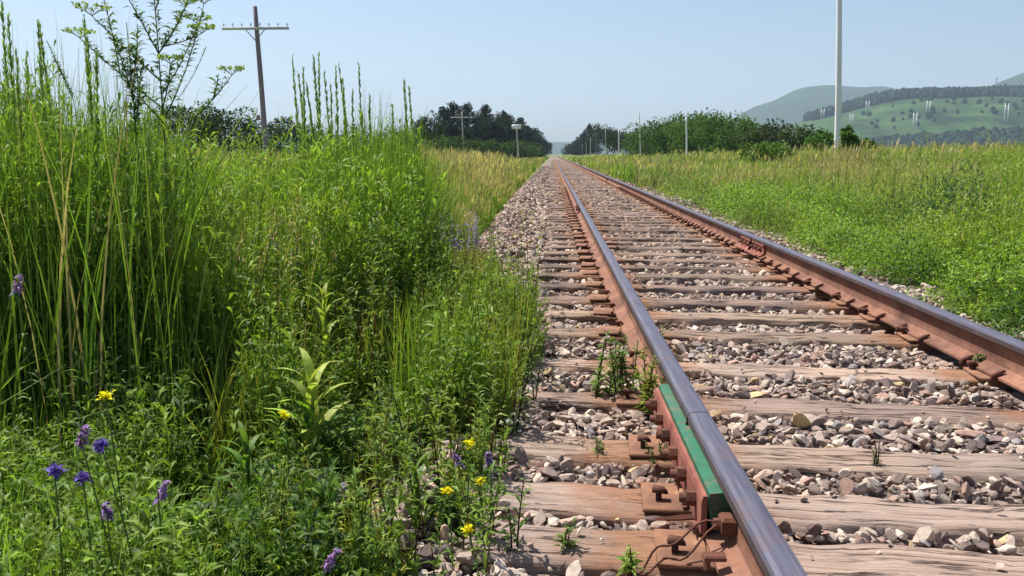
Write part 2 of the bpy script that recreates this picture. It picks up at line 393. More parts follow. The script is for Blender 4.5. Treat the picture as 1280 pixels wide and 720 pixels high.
tie_labels = [
 'weathered tie lying nearest the viewer, before the loose rusty clip',
 'rust stained tie at the very bottom edge, before the green joint bar',
 'wide split tie under the near end of the green joint bar, with a loose spike',
 'long reddish brown tie crossing at the middle of the green joint bar',
 'darker cracked tie with an orange plate under the far half of the green joint bar',
 'pale straight tie beside the leafy weed next to the left rail',
 'greyish tie just beyond the leafy weed at the left rail',
 'pinkish brown tie, second beyond the leafy weed at the left rail',
 'thin grey tie, third beyond the leafy weed at the left rail',
 'dark edged grey tie, fourth beyond the leafy weed at the left rail',
 'dark sided tie, fifth beyond the leafy weed at the left rail',
 'grey tie, sixth beyond the leafy weed, last of the well separated ones']
o20 = ['first', 'second', 'third', 'fourth', 'fifth', 'sixth', 'seventh', 'eighth', 'ninth', 'tenth', 'eleventh', 'twelfth']
def tie_label(i):
    if i < len(tie_labels): return tie_labels[i]
    Y = tie_Y[i]
    for yj, nm in ((8.1, 'the joint on the right rail'), (13.0, 'the farther joint on the left rail'), (30.0, 'the distant joint on the right rail')):
        b = [k for k in range(len(tie_Y)) if tie_Y[k] < yj]; j = len(b)
        if yj == 30.0 and abs(i-j) > 6: continue
        if i < j and j-i <= 4: return 'grey brown crosstie, %s one before %s' % (o20[j-i-1], nm)
        if i >= j and i-j < 6: return 'grey brown crosstie, %s one beyond %s' % (o20[i-j], nm)
    return 'weathered grey brown crosstie in the receding row farther up the track'
far_meshes = [tie_mesh(100+i, 30) for i in range(5)]; far_me = []
pl_me = {}; sp_me = {}
for i, Y in enumerate(tie_Y):
    near = i < 14
    lx = random.uniform(-0.05, 0.05)
    if 1 <= i <= 4: lx = (-.13, -.15, -.14, -.12)[i-1]
    zoff = random.uniform(-0.012, 0.004) if not near else random.uniform(-0.006, 0.0)
    if near: o = tie_mesh(i+1, 70, 1.3, TIE_L+(0.16 if i == 4 else random.uniform(-0.04, 0.04))).build('crosstie', M['tie'])
    else:
        k = i % 5
        if len(far_me) <= k: o = far_meshes[k].build('crosstie', M['tie']); far_me.append(o.data)
        else: o = bpy.data.objects.new('crosstie', far_me[k]); COL.objects.link(o)
    Yc = Y+math.tan(SKEW)*0.0
    o.location = (XC+lx, Yc, zoff); sk_ = SKEW+random.uniform(-0.012, 0.012)*(1 if i > 3 else 0.5)
    o.rotation_euler = (0, 0, sk_)
    tag(o, tie_label(i), 'crosstie', 'wooden crossties under the rails')
    tn = {0: .95, 1: .95, 2: .98, 3: 1.0, 4: .92, 5: .8, 6: 1.12, 7: .72, 8: .85, 9: .66, 10: .6, 11: .62}.get(i, random.uniform(.5, .78)); o.color = (tn*.97, tn*random.uniform(.95, 1.0), tn*random.uniform(.93, 1.02), 1)
    if i < 46:
        for s_ in (-1, 1):
            g_ = plate_geo(s_)
            if s_ not in pl_me:
                p = g_.build('tie_plate', M['rust_orange'], o); pl_me[s_] = p.data
            else: p = bpy.data.objects.new('tie_plate', pl_me[s_]); COL.objects.link(p); p.parent = o
            p.location = (-lx, 0, 0.0)
            for q, (dx, dy, d) in enumerate(((-0.084, 0.055, 1), (0.084, -0.055, -1), (s_*0.15, -0.03, -s_))):
                if q == 2 and i > 6: continue
                key = (s_, q)
                if key not in sp_me:
                    sp = spike_geo(s_*0.7525+dx, dy, d).build('spike', M['rust_dark'], p); sp_me[key] = sp.data
                else: sp = bpy.data.objects.new('spike', sp_me[key]); COL.objects.link(sp); sp.parent = p

# ------------------------------------------------------------------ rails
prof = [(-0.070, 0), (0.070, 0), (0.070, 0.010), (0.030, 0.022), (0.012, 0.036), (0.0085, 0.060), (0.0085, 0.105), (0.013, 0.120),
        (0.033, 0.130), (0.0355, 0.136), (0.0345, 0.155), (0.030, 0.163), (0.019, 0.1672), (0, 0.168)]
prof = prof+[(-x, z) for x, z in reversed(prof[1:-1])][:-1]
prof = prof+[(-0.070, 0.010)] if (-0.070, 0.010) not in prof else prof
def rail(name, x, y0, y1, label, grp='running rails of the track', wob=None):
    g = Geo(); ys_ = np.concatenate([np.arange(y0, min(y1, 14), 0.5), np.arange(max(y0, 14), y1, 4.0), [y1]]) if y1 > 14 else np.append(np.arange(y0, y1-.2, 0.5), y1)
    V = [(0+px + (wob(yy) if wob else 0), yy-y0, pz) for yy in ys_ for px, pz in prof]
    m_ = len(prof); F = {0: [], 1: [], 2: []}
    for i in range(len(ys_)-1):
        for j in range(m_):
            k = (j+1) % m_; zz = (prof[j][1]+prof[k][1])/2
            mi = 1 if zz > 0.157 else (2 if zz > 0.131 else 0)
            F[mi].append((i*m_+j, (i+1)*m_+j, (i+1)*m_+k, i*m_+k))
    first = True
    V = np.array(V); g.add(V, F[0]); n0 = g.n-len(V)
    for mi in (1, 2): g.f4.append(np.array(F[mi])+n0); g.m4.append(np.full(len(F[mi]), mi))
    T = [(0, k, k+1) for k in range(1, m_-1)]; b = (len(ys_)-1)*m_; T += [(b, b+k+1, b+k) for k in range(1, m_-1)]
    g.f3.append(np.array(T)); g.m3.append(np.zeros(len(T), int))
    o = g.build(name, [M['rust'], M['head'], M['headside']], smooth=False, origin=None)
    # vertices were built from y0 = 0
    o.location = (x, y0, 0.019); return tag(o, label, 'rail', grp)
JY = float(onz(880, 515, 0.187)[1])
JR = 8.1; JL2 = float(onz(722, 253, 0.187)[1])
railA = rail('rail', XL, -1.5, JY-0.003, 'near length of the left rail, running out at the bottom edge below the joint')
railB = rail('rail', XL, JY+0.003, JL2-0.004, 'middle length of the left rail beyond the joint with green bar')
railB2 = rail('rail', XL, JL2+0.004, 600, 'far length of the left rail running to the vanishing point')
railC = rail('rail', XR, -1.5, JR-0.004, 'near length of the right rail with clear rusty web leaving at the right edge')
railD = rail('rail', XR, JR+0.004, 600, 'far length of the right rail beyond its rusty bolted joint')
# rail anchors clipped under the rail base, beside the ties
an = Geo()
for side in (-1, 1):
    P = [(side*0.082, 0, -0.012), (side*0.084, 0, 0.012), (side*0.060, 0, 0.024), (side*0.034, 0.004, 0.034)]
    an.tube(P, [0.010, 0.012, 0.011, 0.007], n=6)
an.box((0, 0, -0.010), (0.17, 0.018, 0.014))
an_o = None
for rl, x in ((railA, XL), (railB, XL), (railC, XR), (railD, XR)):
    y0 = rl.location[1]; y1 = {railA: JY, railB: JL2, railC: JR, railD: 24}[rl]
    for i, Y in enumerate(tie_Y[:46]):
        for d in (-0.135, 0.135):
            yy = Y+d+math.tan(SKEW)*(x-XC)
            if not (y0+0.05 < yy < y1-0.1): continue
            if rl is railC or rl is railD:
                if abs(yy-JY) < 0.55 and x == XL: continue
                if abs(yy-JR) < 0.55 and x == XR: continue
                if an_o is None: a_ = an.build('rail_anchor', M['rust_dark'], rl); an_o = a_.data
                else: a_ = bpy.data.objects.new('rail_anchor', an_o); COL.objects.link(a_); a_.parent = rl
                a_.location = (0, yy-y0, 0.0)

# ------------------------------------------------------------------ joint bars
def hexnut(g, c, r, t, axis=1):
    an_ = np.arange(6)/6*2*PI
    V = [(c[0], c[1]+r*math.cos(a), c[2]+r*math.sin(a)) for a in an_]+[(c[0]+t, c[1]+r*math.cos(a), c[2]+r*math.sin(a)) for a in an_]
    F = [(k, (k+1) % 6, (k+1) % 6+6, k+6) for k in range(6)]
    g.add(V, F); g.f3.append(np.array([(0, k+1, k) for k in range(1, 5)]+[(6, 6+k, 6+k+1) for k in range(1, 5)])+g.n-12); g.m3.append(np.zeros(8, int))
def extr(g, prof_, y0, y1, x0=0, z0=0, cuts=1):
    ys_ = np.linspace(y0, y1, cuts+1); m_ = len(prof_)
    V = [(x0+a, yy, z0+b) for yy in ys_ for a, b in prof_]
    F = [(i*m_+j, (i+1)*m_+j, (i+1)*m_+(j+1) % m_, i*m_+(j+1) % m_) for i in range(cuts) for j in range(m_)]
    g.add(V, F); b = cuts*m_
    T = [(0, k, k+1) for k in range(1, m_-1)]+[(b, b+k+1, b+k) for k in range(1, m_-1)]
    g.f3.append(np.array(T)+g.n-len(V)); g.m3.append(np.zeros(len(T), int))
def joint(x, yc, half, green, label, nb=6, side=-1):
    jb = empty('joint_bar', (x, yc, 0.019), label, 'joint bar', 'bolted rail joints')
    if green:
        g = Geo(); extr(g, [(-0.010, 0.030), (-0.010, 0.122), (-0.024, 0.1285), (-0.064, 0.1245), (-0.066, 0.100), (-0.058, 0.045), (-0.036, 0.022)], -half, half, cuts=12); g.build('insulating_block', M['green'], jb, smooth=False)
        g = Geo(); extr(g, [(-0.0675, 0.116), (-0.0675, 0.030), (-0.074, 0.016), (-0.082, 0.018), (-0.082, 0.100), (-0.078, 0.116)], -half+0.004, half-0.012, cuts=1); g.build('steel_bar', M['rust_red'], jb, smooth=False)
        xo = -0.082
    else:
        g = Geo(); extr(g, [(-0.010, 0.036), (-0.010, 0.122), (-0.030, 0.128), (-0.034, 0.110), (-0.026, 0.095), (-0.026, 0.060), (-0.045, 0.035), (-0.078, 0.020), (-0.078, 0.010), (-0.04, 0.022)], -half, half); g.build('steel_bar', M['rust_red'], jb, smooth=False)
        xo = -0.027
    g = Geo(); extr(g, [(0.010, 0.036), (0.040, 0.022), (0.075, 0.011), (0.075, 0.021), (0.045, 0.035), (0.026, 0.06), (0.026, 0.095), (0.033, 0.110), (0.029, 0.128), (0.010, 0.122)], -half, half); g.build('steel_bar', M['rust_dark'], jb, smooth=False)
    for k in range(nb):
        yy = -half+0.09+(2*half-0.18)*k/(nb-1)
        b = Geo(); b.tube([(xo-0.040, yy, 0.076), (0.072 if k % 2 else 0.055, yy, 0.076)], 0.0125, n=10)
        bo = b.build('bolt', M['rust_dark'], jb, smooth=True)
        h = Geo(); hexnut(h, (xo-0.024, yy, 0.076), 0.021, 0.022); h.build('nut', M['rust_dark'], bo, smooth=False)
        h = Geo(); hexnut(h, (0.030, yy, 0.076), 0.021, 0.016); h.build('bolt_head', M['rust_dark'], bo, smooth=False)
    return jb
joint(XL, JY-0.03, 0.49, True, 'green insulated joint bar with rusty steel face bolted to the left rail')
joint(XR, JR, 0.46, False, 'plain rusty joint bar bolted to the right rail in the middle distance', side=-1)
joint(XL, JL2, 0.46, False, 'plain rusty joint bar far up on the left rail')
joint(XR, 30.0, 0.46, False, 'distant rusty joint bar on the right rail, a small notch')
# bond wire
bw = empty('bond_wire', (XL-0.04, JY-0.58, 0.03), 'two rusty wire strands from a clamp at the left rail into the stones', 'wire')
g = Geo(); g.box((0.012, 0.02, 0.055), (0.035, 0.05, 0.045), bev=0.008); hexnut(g, (-0.02, 0.02, 0.055), 0.014, 0.014); g.build('clamp', M['rust_dark'], bw, smooth=False)
for k in range(2):
    g = Geo(); t = np.linspace(0, 1, 14)
    P = np.stack([-0.24*t-0.03*np.sin(t*5+k)*t, 0.01-0.07*t-0.03*k*np.sin(t*PI)+0.015*np.sin(t*9+k*2), 0.055-0.10*t+0.03*np.sin(t*PI)*(1-k)+0.012*np.sin(t*11)], 1)
    P[:, 2] = np.maximum(P[:, 2], -0.045); g.tube(P, 0.003, n=5); g.build('strand', M['rust_dark'], bw)
# loose spike lying by the near plate
ls = Geo(); ls.tube([(-0.07, 0, 0), (0.0, 0.0, 0.002), (0.06, 0.0, 0.004)], [0.003, 0.009, 0.009], n=4); ls.box((0.065, 0, 0.006), (0.016, 0.034, 0.02), bev=0.004)
p = onz(850, 649, 0.02); o = ls.build('loose_spike', M['rust_dark'], smooth=False); o.location = (p[0], p[1], 0.022); o.rotation_euler = (0, 0, R(8))
tag(o, 'loose rusty track spike lying on the orange plate left of the green joint bar', 'spike')
p = onz(893, 697, 0.06); g = Geo(); g.box((0, 0, 0), (0.05, 0.03, 0.014), bev=0.004); g.tube([(-0.015, 0, -0.005), (-0.02, -0.006, -0.03)], [0.008, 0.006], n=5)
o = g.build('loose_clip', M['rust_dark'], smooth=False); o.location = (float(p[0]), float(p[1]), 0.062); tag(o, 'small rusty clip lying on the foot of the left rail near the bottom edge', 'clip')

# ------------------------------------------------------------------ ballast stones (uncountable)
def ico():
    t = (1+5**.5)/2
    v = np.array([(-1, t, 0), (1, t, 0), (-1, -t, 0), (1, -t, 0), (0, -1, t), (0, 1, t), (0, -1, -t), (0, 1, -t), (t, 0, -1), (t, 0, 1), (-t, 0, -1), (-t, 0, 1)], float)
    v /= np.linalg.norm(v[0])
    f = np.array([(0, 11, 5), (0, 5, 1), (0, 1, 7), (0, 7, 10), (0, 10, 11), (1, 5, 9), (5, 11, 4), (11, 10, 2), (10, 7, 6), (7, 1, 8), (3, 9, 4), (3, 4, 2), (3, 2, 6), (3, 6, 8), (3, 8, 9), (4, 9, 5), (2, 4, 11), (6, 2, 10), (8, 6, 7), (9, 8, 1)])
    return v, f
IV, IF = ico()
def sub(v, f):
    d = {}; V = list(v); F = []
    def mid(a, b):
        k = (min(a, b), max(a, b))
        if k not in d: m_ = (V[a]+V[b]); V.append(m_/np.linalg.norm(m_)); d[k] = len(V)-1
        return d[k]
    for a, b, c in f:
        x, y, z = mid(a, b), mid(b, c), mid(c, a); F += [(a, x, z), (b, y, x), (c, z, y), (x, y, z)]
    return np.array(V), np.array(F)
IV2, IF2 = sub(IV, IF)
def rotm(N):
    q = rng.normal(size=(N, 4)); q /= np.linalg.norm(q, axis=1)[:, None]; a, b, c, d = q.T
    return np.stack([np.stack([1-2*(c*c+d*d), 2*(b*c-a*d), 2*(b*d+a*c)], 1), np.stack([2*(b*c+a*d), 1-2*(b*b+d*d), 2*(c*d-a*b)], 1), np.stack([2*(b*d-a*c), 2*(c*d+a*b), 1-2*(b*b+c*c)], 1)], 1)
def stones(g, P, r, hi=False):
    N = len(P)
    if hi:   # facetted pieces: a sphere cut by random planes
        base = []
        for k in range(24):
            v = IV2.copy()
            for q in range(8):
                d = rng.normal(size=3); d /= np.linalg.norm(d); c = rng.uniform(0.32, 0.75)
                pr = v@d; v = v-np.outer(np.maximum(pr-c, 0), d)
            base.append(v)
        B = np.array(base)[rng.integers(0, 24, N)]; F0 = IF2
    else:
        B = np.tile(IV, (N, 1, 1))*(1+rng.uniform(-0.28, 0.22, (N, 12, 1))); F0 = IF
    sc = np.stack([rng.uniform(0.8, 1.55, N), rng.uniform(0.6, 1.0, N), rng.uniform(0.32, 0.75, N)], 1)
    B = B*sc[:, None, :]*r[:, None, None]
    Rm = rotm(N)
    # mostly flat-lying
    tilt = rng.random(N) < 0.6
    az = rng.uniform(0, 2*PI, N); ca, sa = np.cos(az), np.sin(az); z0 = np.zeros(N); o1 = np.ones(N)
    Rz = np.stack([np.stack([ca, -sa, z0], 1), np.stack([sa, ca, z0], 1), np.stack([rng.normal(0, .25, N), rng.normal(0, .25, N), o1], 1)], 1)
    Rm[tilt] = Rz[tilt]
    B = np.einsum('nij,nkj->nki', Rm, B)+P[:, None, :]
    pal = np.array([(0.47, 0.40, 0.345), (0.36, 0.30, 0.265), (0.56, 0.49, 0.43), (0.25, 0.195, 0.18), (0.42, 0.29, 0.24), (0.66, 0.60, 0.52), (0.14, 0.11, 0.11), (0.50, 0.41, 0.23), (0.33, 0.32, 0.33)])
    pal = pal*np.array([.84, .80, .77]); pr = np.array([.19, .18, .13, .16, .09, .085, .115, .02, .03])
    C = pal[rng.choice(len(pal), N, p=pr)]*np.exp(rng.normal(0, .13, (N, 1)))
    dl = np.minimum(abs(P[:, 0]-XL), abs(P[:, 0]-XR))
    rs = (np.clip(1-dl/0.32, 0, 1)*rng.uniform(0.1, 0.9, N))[:, None]; C = C*(1-rs)+np.array([0.30, 0.165, 0.11])*rs; bt = ((.45+.55*sstep(1.35, 1.1, abs(P[:, 0]-XC)))*sstep(4, 12, P[:, 1]))[:, None]; C = C*(1-bt*(1-np.array([.95, .85, .78])))
    g.add(B.reshape(-1, 3), (F0[None]+np.arange(N)[:, None, None]*B.shape[1]).reshape(-1, 3), np.repeat(np.clip(C, 0, .8), B.shape[1], 0))
tyA = np.array(tie_Y)
def scatter_stones(g, n, y0, y1, r0, r1, hi, law=0.0, x0=-1.35, x1=3.45):
    X = rng.uniform(x0, x1, n)
    if law: Y = 1/rng.uniform(1/y1, 1/y0, n)
    else: Y = rng.uniform(y0, y1, n)
    r = rng.uniform(r0, r1, n)*np.where(rng.random(n) < .12, 1.35, 1)
    # keep clear of the ties and rails
    yt = Y-(X-XC)*math.tan(SKEW)
    d = np.abs(yt[:, None]-tyA[None, :]).min(1)
    on_tie = (d < TIE_W/2+r*0.35) & (np.abs(X-XC) < TIE_L/2+0.01)
    near_rail = (np.abs(X-XL) < 0.078+r) | (np.abs(X-XR) < 0.078+r)
    keep = ~((X < -0.42+.25*(fbm(X*3, Y*3, 12)-.5)) & (Y < 5.2) & (rng.random(n) > .12)) & ~(on_tie & (rng.random(n) > np.where(Y > 9, 0.035, 0.015))) & ~near_rail
    X, Y, r, on = X[keep], Y[keep], r[keep], on_tie[keep]; r = np.where(on, np.minimum(r*.6, .012+.004*(Y > 6)), r)
    Z = bz(X, Y)+r*rng.uniform(0.0, 0.9, len(X))+rng.uniform(-0.01, 0.012, len(X))+0.012*(fbm(X*2.2, Y*2.2, 88)-.35)*2
    crib = (np.abs(X-XC) < TIE_L/2)
    Z = np.where(crib, np.minimum(Z, np.where(Y > 4.5, -.014, 0.0)), Z)
    Z = np.where(on, r*0.45+0.003, Z)
    stones(g, np.stack([X, Y, Z], 1), r, hi)
g = Geo()
scatter_stones(g, 30000, 1.2, 6.0, 0.012, 0.032, True)
scatter_stones(g, 30000, 1.2, 6.0, 0.006, 0.015, False)
tag(g.build('ballast_stones', M['stone'], smooth=False), 'loose pale crushed stones filling the gaps between the nearest ties', 'ballast', kind='stuff')
g = Geo()
scatter_stones(g, 38000, 6.0, 16.0, 0.017, 0.036, False, x0=-1.5, x1=3.6)
scatter_stones(g, 26000, 16.0, 70.0, 0.024, 0.05, False, law=1, x0=-1.5, x1=3.6)
tag(g.build('ballast_stones', M['stone'], smooth=False), 'loose pale crushed stones along the track farther away', 'ballast', kind='stuff')

exec_veg = True
# ------------------------------------------------------------------ grass masses (uncountable)
GREEN = (0.12, 0.21, 0.032); LIME = (0.21, 0.31, 0.045); DARK = (0.04, 0.09, 0.02); TAN = (0.42, 0.34, 0.18); OLIVE = (0.18, 0.20, 0.05); YEL = (0.34, 0.35, 0.06)
def az_(n, mean=0.3, sd_=1.6): return rng.normal(mean, sd_, n)
def place(X, Y, dz=-0.02): return np.stack([X, Y, gz(X, Y)+dz], 1)
def leafy(g, P, h, col, nl=16, ll=0.05, lw=0.012, lean=0.15, stemw=0.004, upness=0.9, top=False):
    """upright leafy weeds: thin stem with narrow leaves all round"""
    N = len(P); h = np.broadcast_to(h, (N,)).astype(float); az = rng.uniform(0, 2*PI, N); ln = rng.uniform(0, lean, N)
    col = np.broadcast_to(np.asarray(col, float), (N, 3))
    for f_ in (0, PI/2): g.blades(P, h, stemw, az, ln, col*0.8, segs=3, face=np.full(N, f_)+az, shape=1.0)
    dx = np.stack([np.cos(az), np.sin(az), np.zeros(N)], 1)
    T = rng.uniform(0.12, 1.0, (N, nl)) if not top else rng.beta(3, 1.2, (N, nl))
    Q = P[:, None, :]+dx[:, None, :]*(h*ln)[:, None, None]*(T**2)[..., None]; Q[..., 2] += h[:, None]*(T-0.45*ln[:, None]*T**3)
    a2 = rng.uniform(0, 2*PI, (N, nl)); D = np.stack([np.cos(a2), np.sin(a2), rng.uniform(0.2, upness*2, (N, nl))], 2)
    L = ll*rng.uniform(0.6, 1.3, (N, nl))*(1.15-0.5*T)
    c = np.repeat(col, nl, 0)*np.exp(rng.normal(0, 0.18, (N*nl, 1)))
    g.leaves(Q.reshape(-1, 3), D.reshape(-1, 3), L.ravel(), (L*lw/ll).ravel(), c, droop=0.25)

# --- left verge, tall grass in the foreground
def in_left(n, poly):
    """random points in a quad region given as (Ymin, Ymax, fXmin(Y), fXmax(Y))"""
    y0, y1, fa, fb = poly; Y = rng.uniform(y0, y1, n); u = rng.random(n); X = fa(Y)+(fb(Y)-fa(Y))*u; return X, Y
g = Geo()
def clumped(X, Y, s, dens, seed): # keep where clump noise is high
    return fbm(X*s, Y*s, seed, 2) > dens
# zone A: left, standing back from the camera
n = 12500
X, Y = in_left(n, (2.9, 8.5, lambda Y: -0.66*Y-0.4, lambda Y: -0.95+0*Y))
hole = (((X+1.02)/0.34)**2+((Y-3.25)/0.75)**2 < 1) | ((X/Y > -.40) & (X/Y < -.30) & (Y < 5.2) & (rng.random(n) < .8))
front = Y < 3.5+0.5*(fbm(X*2, X*0, 4)-.5)*2
k = clumped(X, Y, 3.2, 0.40, 31) & ~hole & ~(front & (rng.random(n) < .75)); X, Y = X[k], Y[k]; n = len(X)
hn = fbm(X*1.3, Y*1.3, 40)
h = (0.85+0.62*hn)*np.interp(X/Y, [-.62, -.5, -.44], [1.38, 1.32, 1.02])*np.where(rng.random(n) < .3, rng.uniform(.5, .8, n), rng.uniform(0.85, 1.2, n))
gap = sstep(-.47, -.42, X/Y)*sstep(-.27, -.31, X/Y)     # lower strip where the far trees show
h *= (1-0.10*gap)
tc = fbm(X*1.7, Y*1.7, 51)
c = mixc(GREEN, LIME, sstep(.35, .7, tc)); c = np.where((rng.random(n) < .10)[:, None], np.array(TAN)*0.8, c)*np.exp(rng.normal(0, .22, (n, 1)))
g.blades(place(X, Y), h, rng.uniform(0.004, 0.0115, n), az_(n), np.abs(rng.normal(0.11, 0.17, n)), c, segs=5)
# zone B: upright bright stand in the middle
n = 13000
X, Y = in_left(n, (4.6, 10.5, lambda Y: -0.335*Y-0.2, lambda Y: np.interp(Y, [4.6, 6, 8, 10.5], [-0.55, -0.72, -1.05, -1.35])))
k = clumped(X, Y, 4.0, 0.36, 77); X, Y = X[k], Y[k]; n = len(X)
hn = fbm(X*1.6, Y*1.6, 41)
h = (1-.6*((X/Y > -.155) & (Y < 7.6)))*(0.85+0.60*hn)*np.where(rng.random(n) < .3, rng.uniform(.5, .8, n), rng.uniform(0.8, 1.15, n))*np.interp(X/Y, [-0.33, -0.28, -0.2, -0.13, -0.08], [.9, 1.22, 1.15, 0.85, 0.6])
c = mixc(GREEN, LIME, sstep(.3, .65, fbm(X*2.1, Y*2.1, 52)))*np.exp(rng.normal(0, .2, (n, 1)))
g.blades(place(X, Y), h, rng.uniform(0.006, 0.014, n), az_(n), np.abs(rng.normal(0.09, 0.14, n)), c, segs=4)
# leafy upright stalks through both stands
n = 9500
X, Y = in_left(n, (3.3, 9.0, lambda Y: -0.66*Y-0.4, lambda Y: np.interp(Y, [3.6, 4.6, 6, 8, 10.5], [-1.1, -0.6, -0.75, -1.05, -1.35])))
k = ~((X/Y > -.46) & (X/Y < -.29)) | (rng.random(n) < .6); X, Y = X[k], Y[k]; n = len(X)
h = (1-.6*((X/Y > -.155) & (Y < 7.6)))*(0.8+0.75*fbm(X*1.4, Y*1.4, 140))*rng.uniform(.6, 1.22, n)*np.interp(X/Y, [-.6, -.47, -.42], [1.15, 1.1, 1])*np.interp(X/Y, [-0.2, -0.13, -0.08], [1.0, 0.75, 0.5])
k = ~((X/Y > -.40) & (X/Y < -.30) & (Y < 5.2) & (rng.random(n) < .8)); X, Y, h = X[k], Y[k], h[k]; n = len(X)
leafy(g, place(X, Y), h, mixc(GREEN, LIME, np.clip(sstep(.3, .6, fbm(X*3.5, Y*2.5, 143))*.8+rng.random(n)*.45, 0, 1.2))*1.2, nl=28, ll=.095, lw=.015, lean=.16, upness=1.4, stemw=.006)
# narrow flowering tops that taper out against the sky
n = 900
X, Y = in_left(n, (4.0, 7.5, lambda Y: -0.66*Y, lambda Y: -0.13*Y))
k = (((X/Y > -.335) & (X/Y < -.16)) | (X/Y < -.5)) & (fbm(X*2.2, Y*.6, 141, 2) > .42); X, Y = X[k], Y[k]; n = len(X)
leafy(g, place(X, Y), rng.uniform(1.15, 1.5, n)*np.interp(X/Y, [-.3, -.16], [1.0, .9]), mixc(GREEN, LIME, rng.random(n))*1.1, nl=60, ll=.065, lw=.011, lean=.06, upness=3.0, stemw=.005, top=True)
# dry feathery heads
n = 1500
X, Y = in_left(n, (3.6, 9.5, lambda Y: -0.62*Y, lambda Y: -0.27*Y)); h = rng.uniform(.75, 1.15, n)
P = place(X, Y); a_z = az_(n); g.blades(P, h, .004, a_z, .15, jit(TAN, n, .2), segs=4)
Q = P+np.stack([np.cos(a_z)*h*.12, np.sin(a_z)*h*.12, h*.86], 1)
for _ in range(7):
    a2 = rng.uniform(0, 2*PI, n); g.leaves(Q+rng.normal(0, .02, (n, 3)), np.stack([np.cos(a2), np.sin(a2), rng.uniform(.5, 2, n)], 1), .04, .006, jit(TAN, n, .2), droop=.1)
tag(g.build('tall_grass', M['leaf']), 'dense tall green grass filling the left foreground verge', 'grass', kind='stuff')

# --- leafy weed masses between the grass
g = Geo()
n = 2600
X, Y = in_left(n, (2.5, 6.5, lambda Y: -0.62*Y, lambda Y: -0.75+0*Y))
hole = ((X+1.02)/0.34)**2+((Y-3.2)/0.7)**2 < 1
k = ~hole; X, Y = X[k], Y[k]; n = len(X)
leafy(g, place(X, Y), rng.uniform(0.3, 0.85, n)*np.interp(Y, [2.5, 4], [0.6, 1.1]), mixc(DARK, LIME, rng.random(n)**1.4)*1.1, nl=22, ll=0.085, lw=0.015, lean=0.25)
# mixed weeds beside the tie ends, in uneven clumps
n = 2100
X, Y = in_left(n, (2.75, 5.6, lambda Y: -1.15+0*Y, lambda Y: np.interp(Y, [2.75, 3.2, 4.2, 5.6], [-0.26, -0.10, -0.05, -0.35])))
q = fbm(X*3.1, Y*2.4, 91, 2); k = q > .33; X, Y, q = X[k], Y[k], q[k]; n = len(X)
h = (1-.6*((X/Y > -.16) & (Y > 4.6)))*(0.12+0.85*(q-.25))*rng.uniform(0.45, 1.45, n)*np.interp(X, [-1.0, -0.1], [1.2, 0.85])
for lo, hi, ll_, lw_, c0, c1, nl_ in ((0, .34, .055, .009, GREEN, LIME, 22), (.34, .62, .085, .017, GREEN, LIME, 16), (.62, .82, .045, .008, OLIVE, YEL, 24), (.82, 1.01, .10, .020, DARK, GREEN, 12)):
    u = np.clip(vnoise(X*4.5, Y*3.2, 92)*.75+rng.random(n)*.25, 0, 1); k = (u >= lo) & (u < hi)
    leafy(g, place(X[k], Y[k], 0.0), h[k], mixc(c0, c1, rng.random(k.sum())), nl=nl_, ll=ll_, lw=lw_, lean=0.25)
n = 1500   # thinner and yellower, creeping on the ballast shoulder
X, Y = in_left(n, (4.6, 7.5, lambda Y: -0.9+0*Y, lambda Y: np.interp(Y, [4.6, 7.5], [-0.12, -0.55])))
leafy(g, np.stack([X, Y, bz(X, Y)], 1), rng.uniform(0.08, 0.26, n), mixc(OLIVE, YEL, rng.random(n)*.8), nl=12, ll=0.045, lw=0.010, lean=0.4)
# near left corner
n = 1500
X, Y = in_left(n, (1.35, 2.7, lambda Y: -0.68*Y-0.25, lambda Y: -0.28*Y-0.22-0.25*(Y-1.35)))
k = (((X+0.93)/0.30)**2+((Y-2.35)/0.33)**2 > 1); X, Y = X[k], Y[k]; n = len(X)
h = rng.uniform(0.12, 0.42, n)*np.interp(X/Y, [-0.7, -0.45, -0.3], [1.25, 0.95, 0.5])
leafy(g, place(X, Y), h, mixc(GREEN, LIME, sstep(.3, .7, fbm(X*5, Y*5, 160)))*rng.uniform(.6, 1.25, (n, 1)), nl=14, ll=0.068, lw=0.016, lean=0.3)
# low stuff at the bottom middle
n = 2300
X, Y = in_left(n, (1.6, 3.1, lambda Y: -0.95+0*Y, lambda Y: -0.14-0.02*Y))
q = fbm(X*5, Y*4, 150, 2); k = q > .42; X, Y, q = X[k], Y[k], q[k]; n = len(X); u = np.clip(vnoise(X*7, Y*5, 151)*.7+rng.random(n)*.3, 0, 1)
h = rng.uniform(.05, .24, n)*(.5+2.2*(q-.38))*np.interp(X, [-.6, -.2], [1.25, .8])
for lo, hi, ll_, lw_, c0, c1, nl_ in ((0, .3, .045, .008, GREEN, OLIVE, 16), (.3, .55, .06, .015, DARK, GREEN, 12), (.55, .8, .035, .007, GREEN, YEL, 18), (.8, 1.01, .075, .018, GREEN, LIME, 9)):
    k = (u >= lo) & (u < hi); leafy(g, place(X[k], Y[k], 0.02), h[k], mixc(c0, c1, rng.random(k.sum())), nl=nl_, ll=ll_, lw=lw_, lean=0.35)
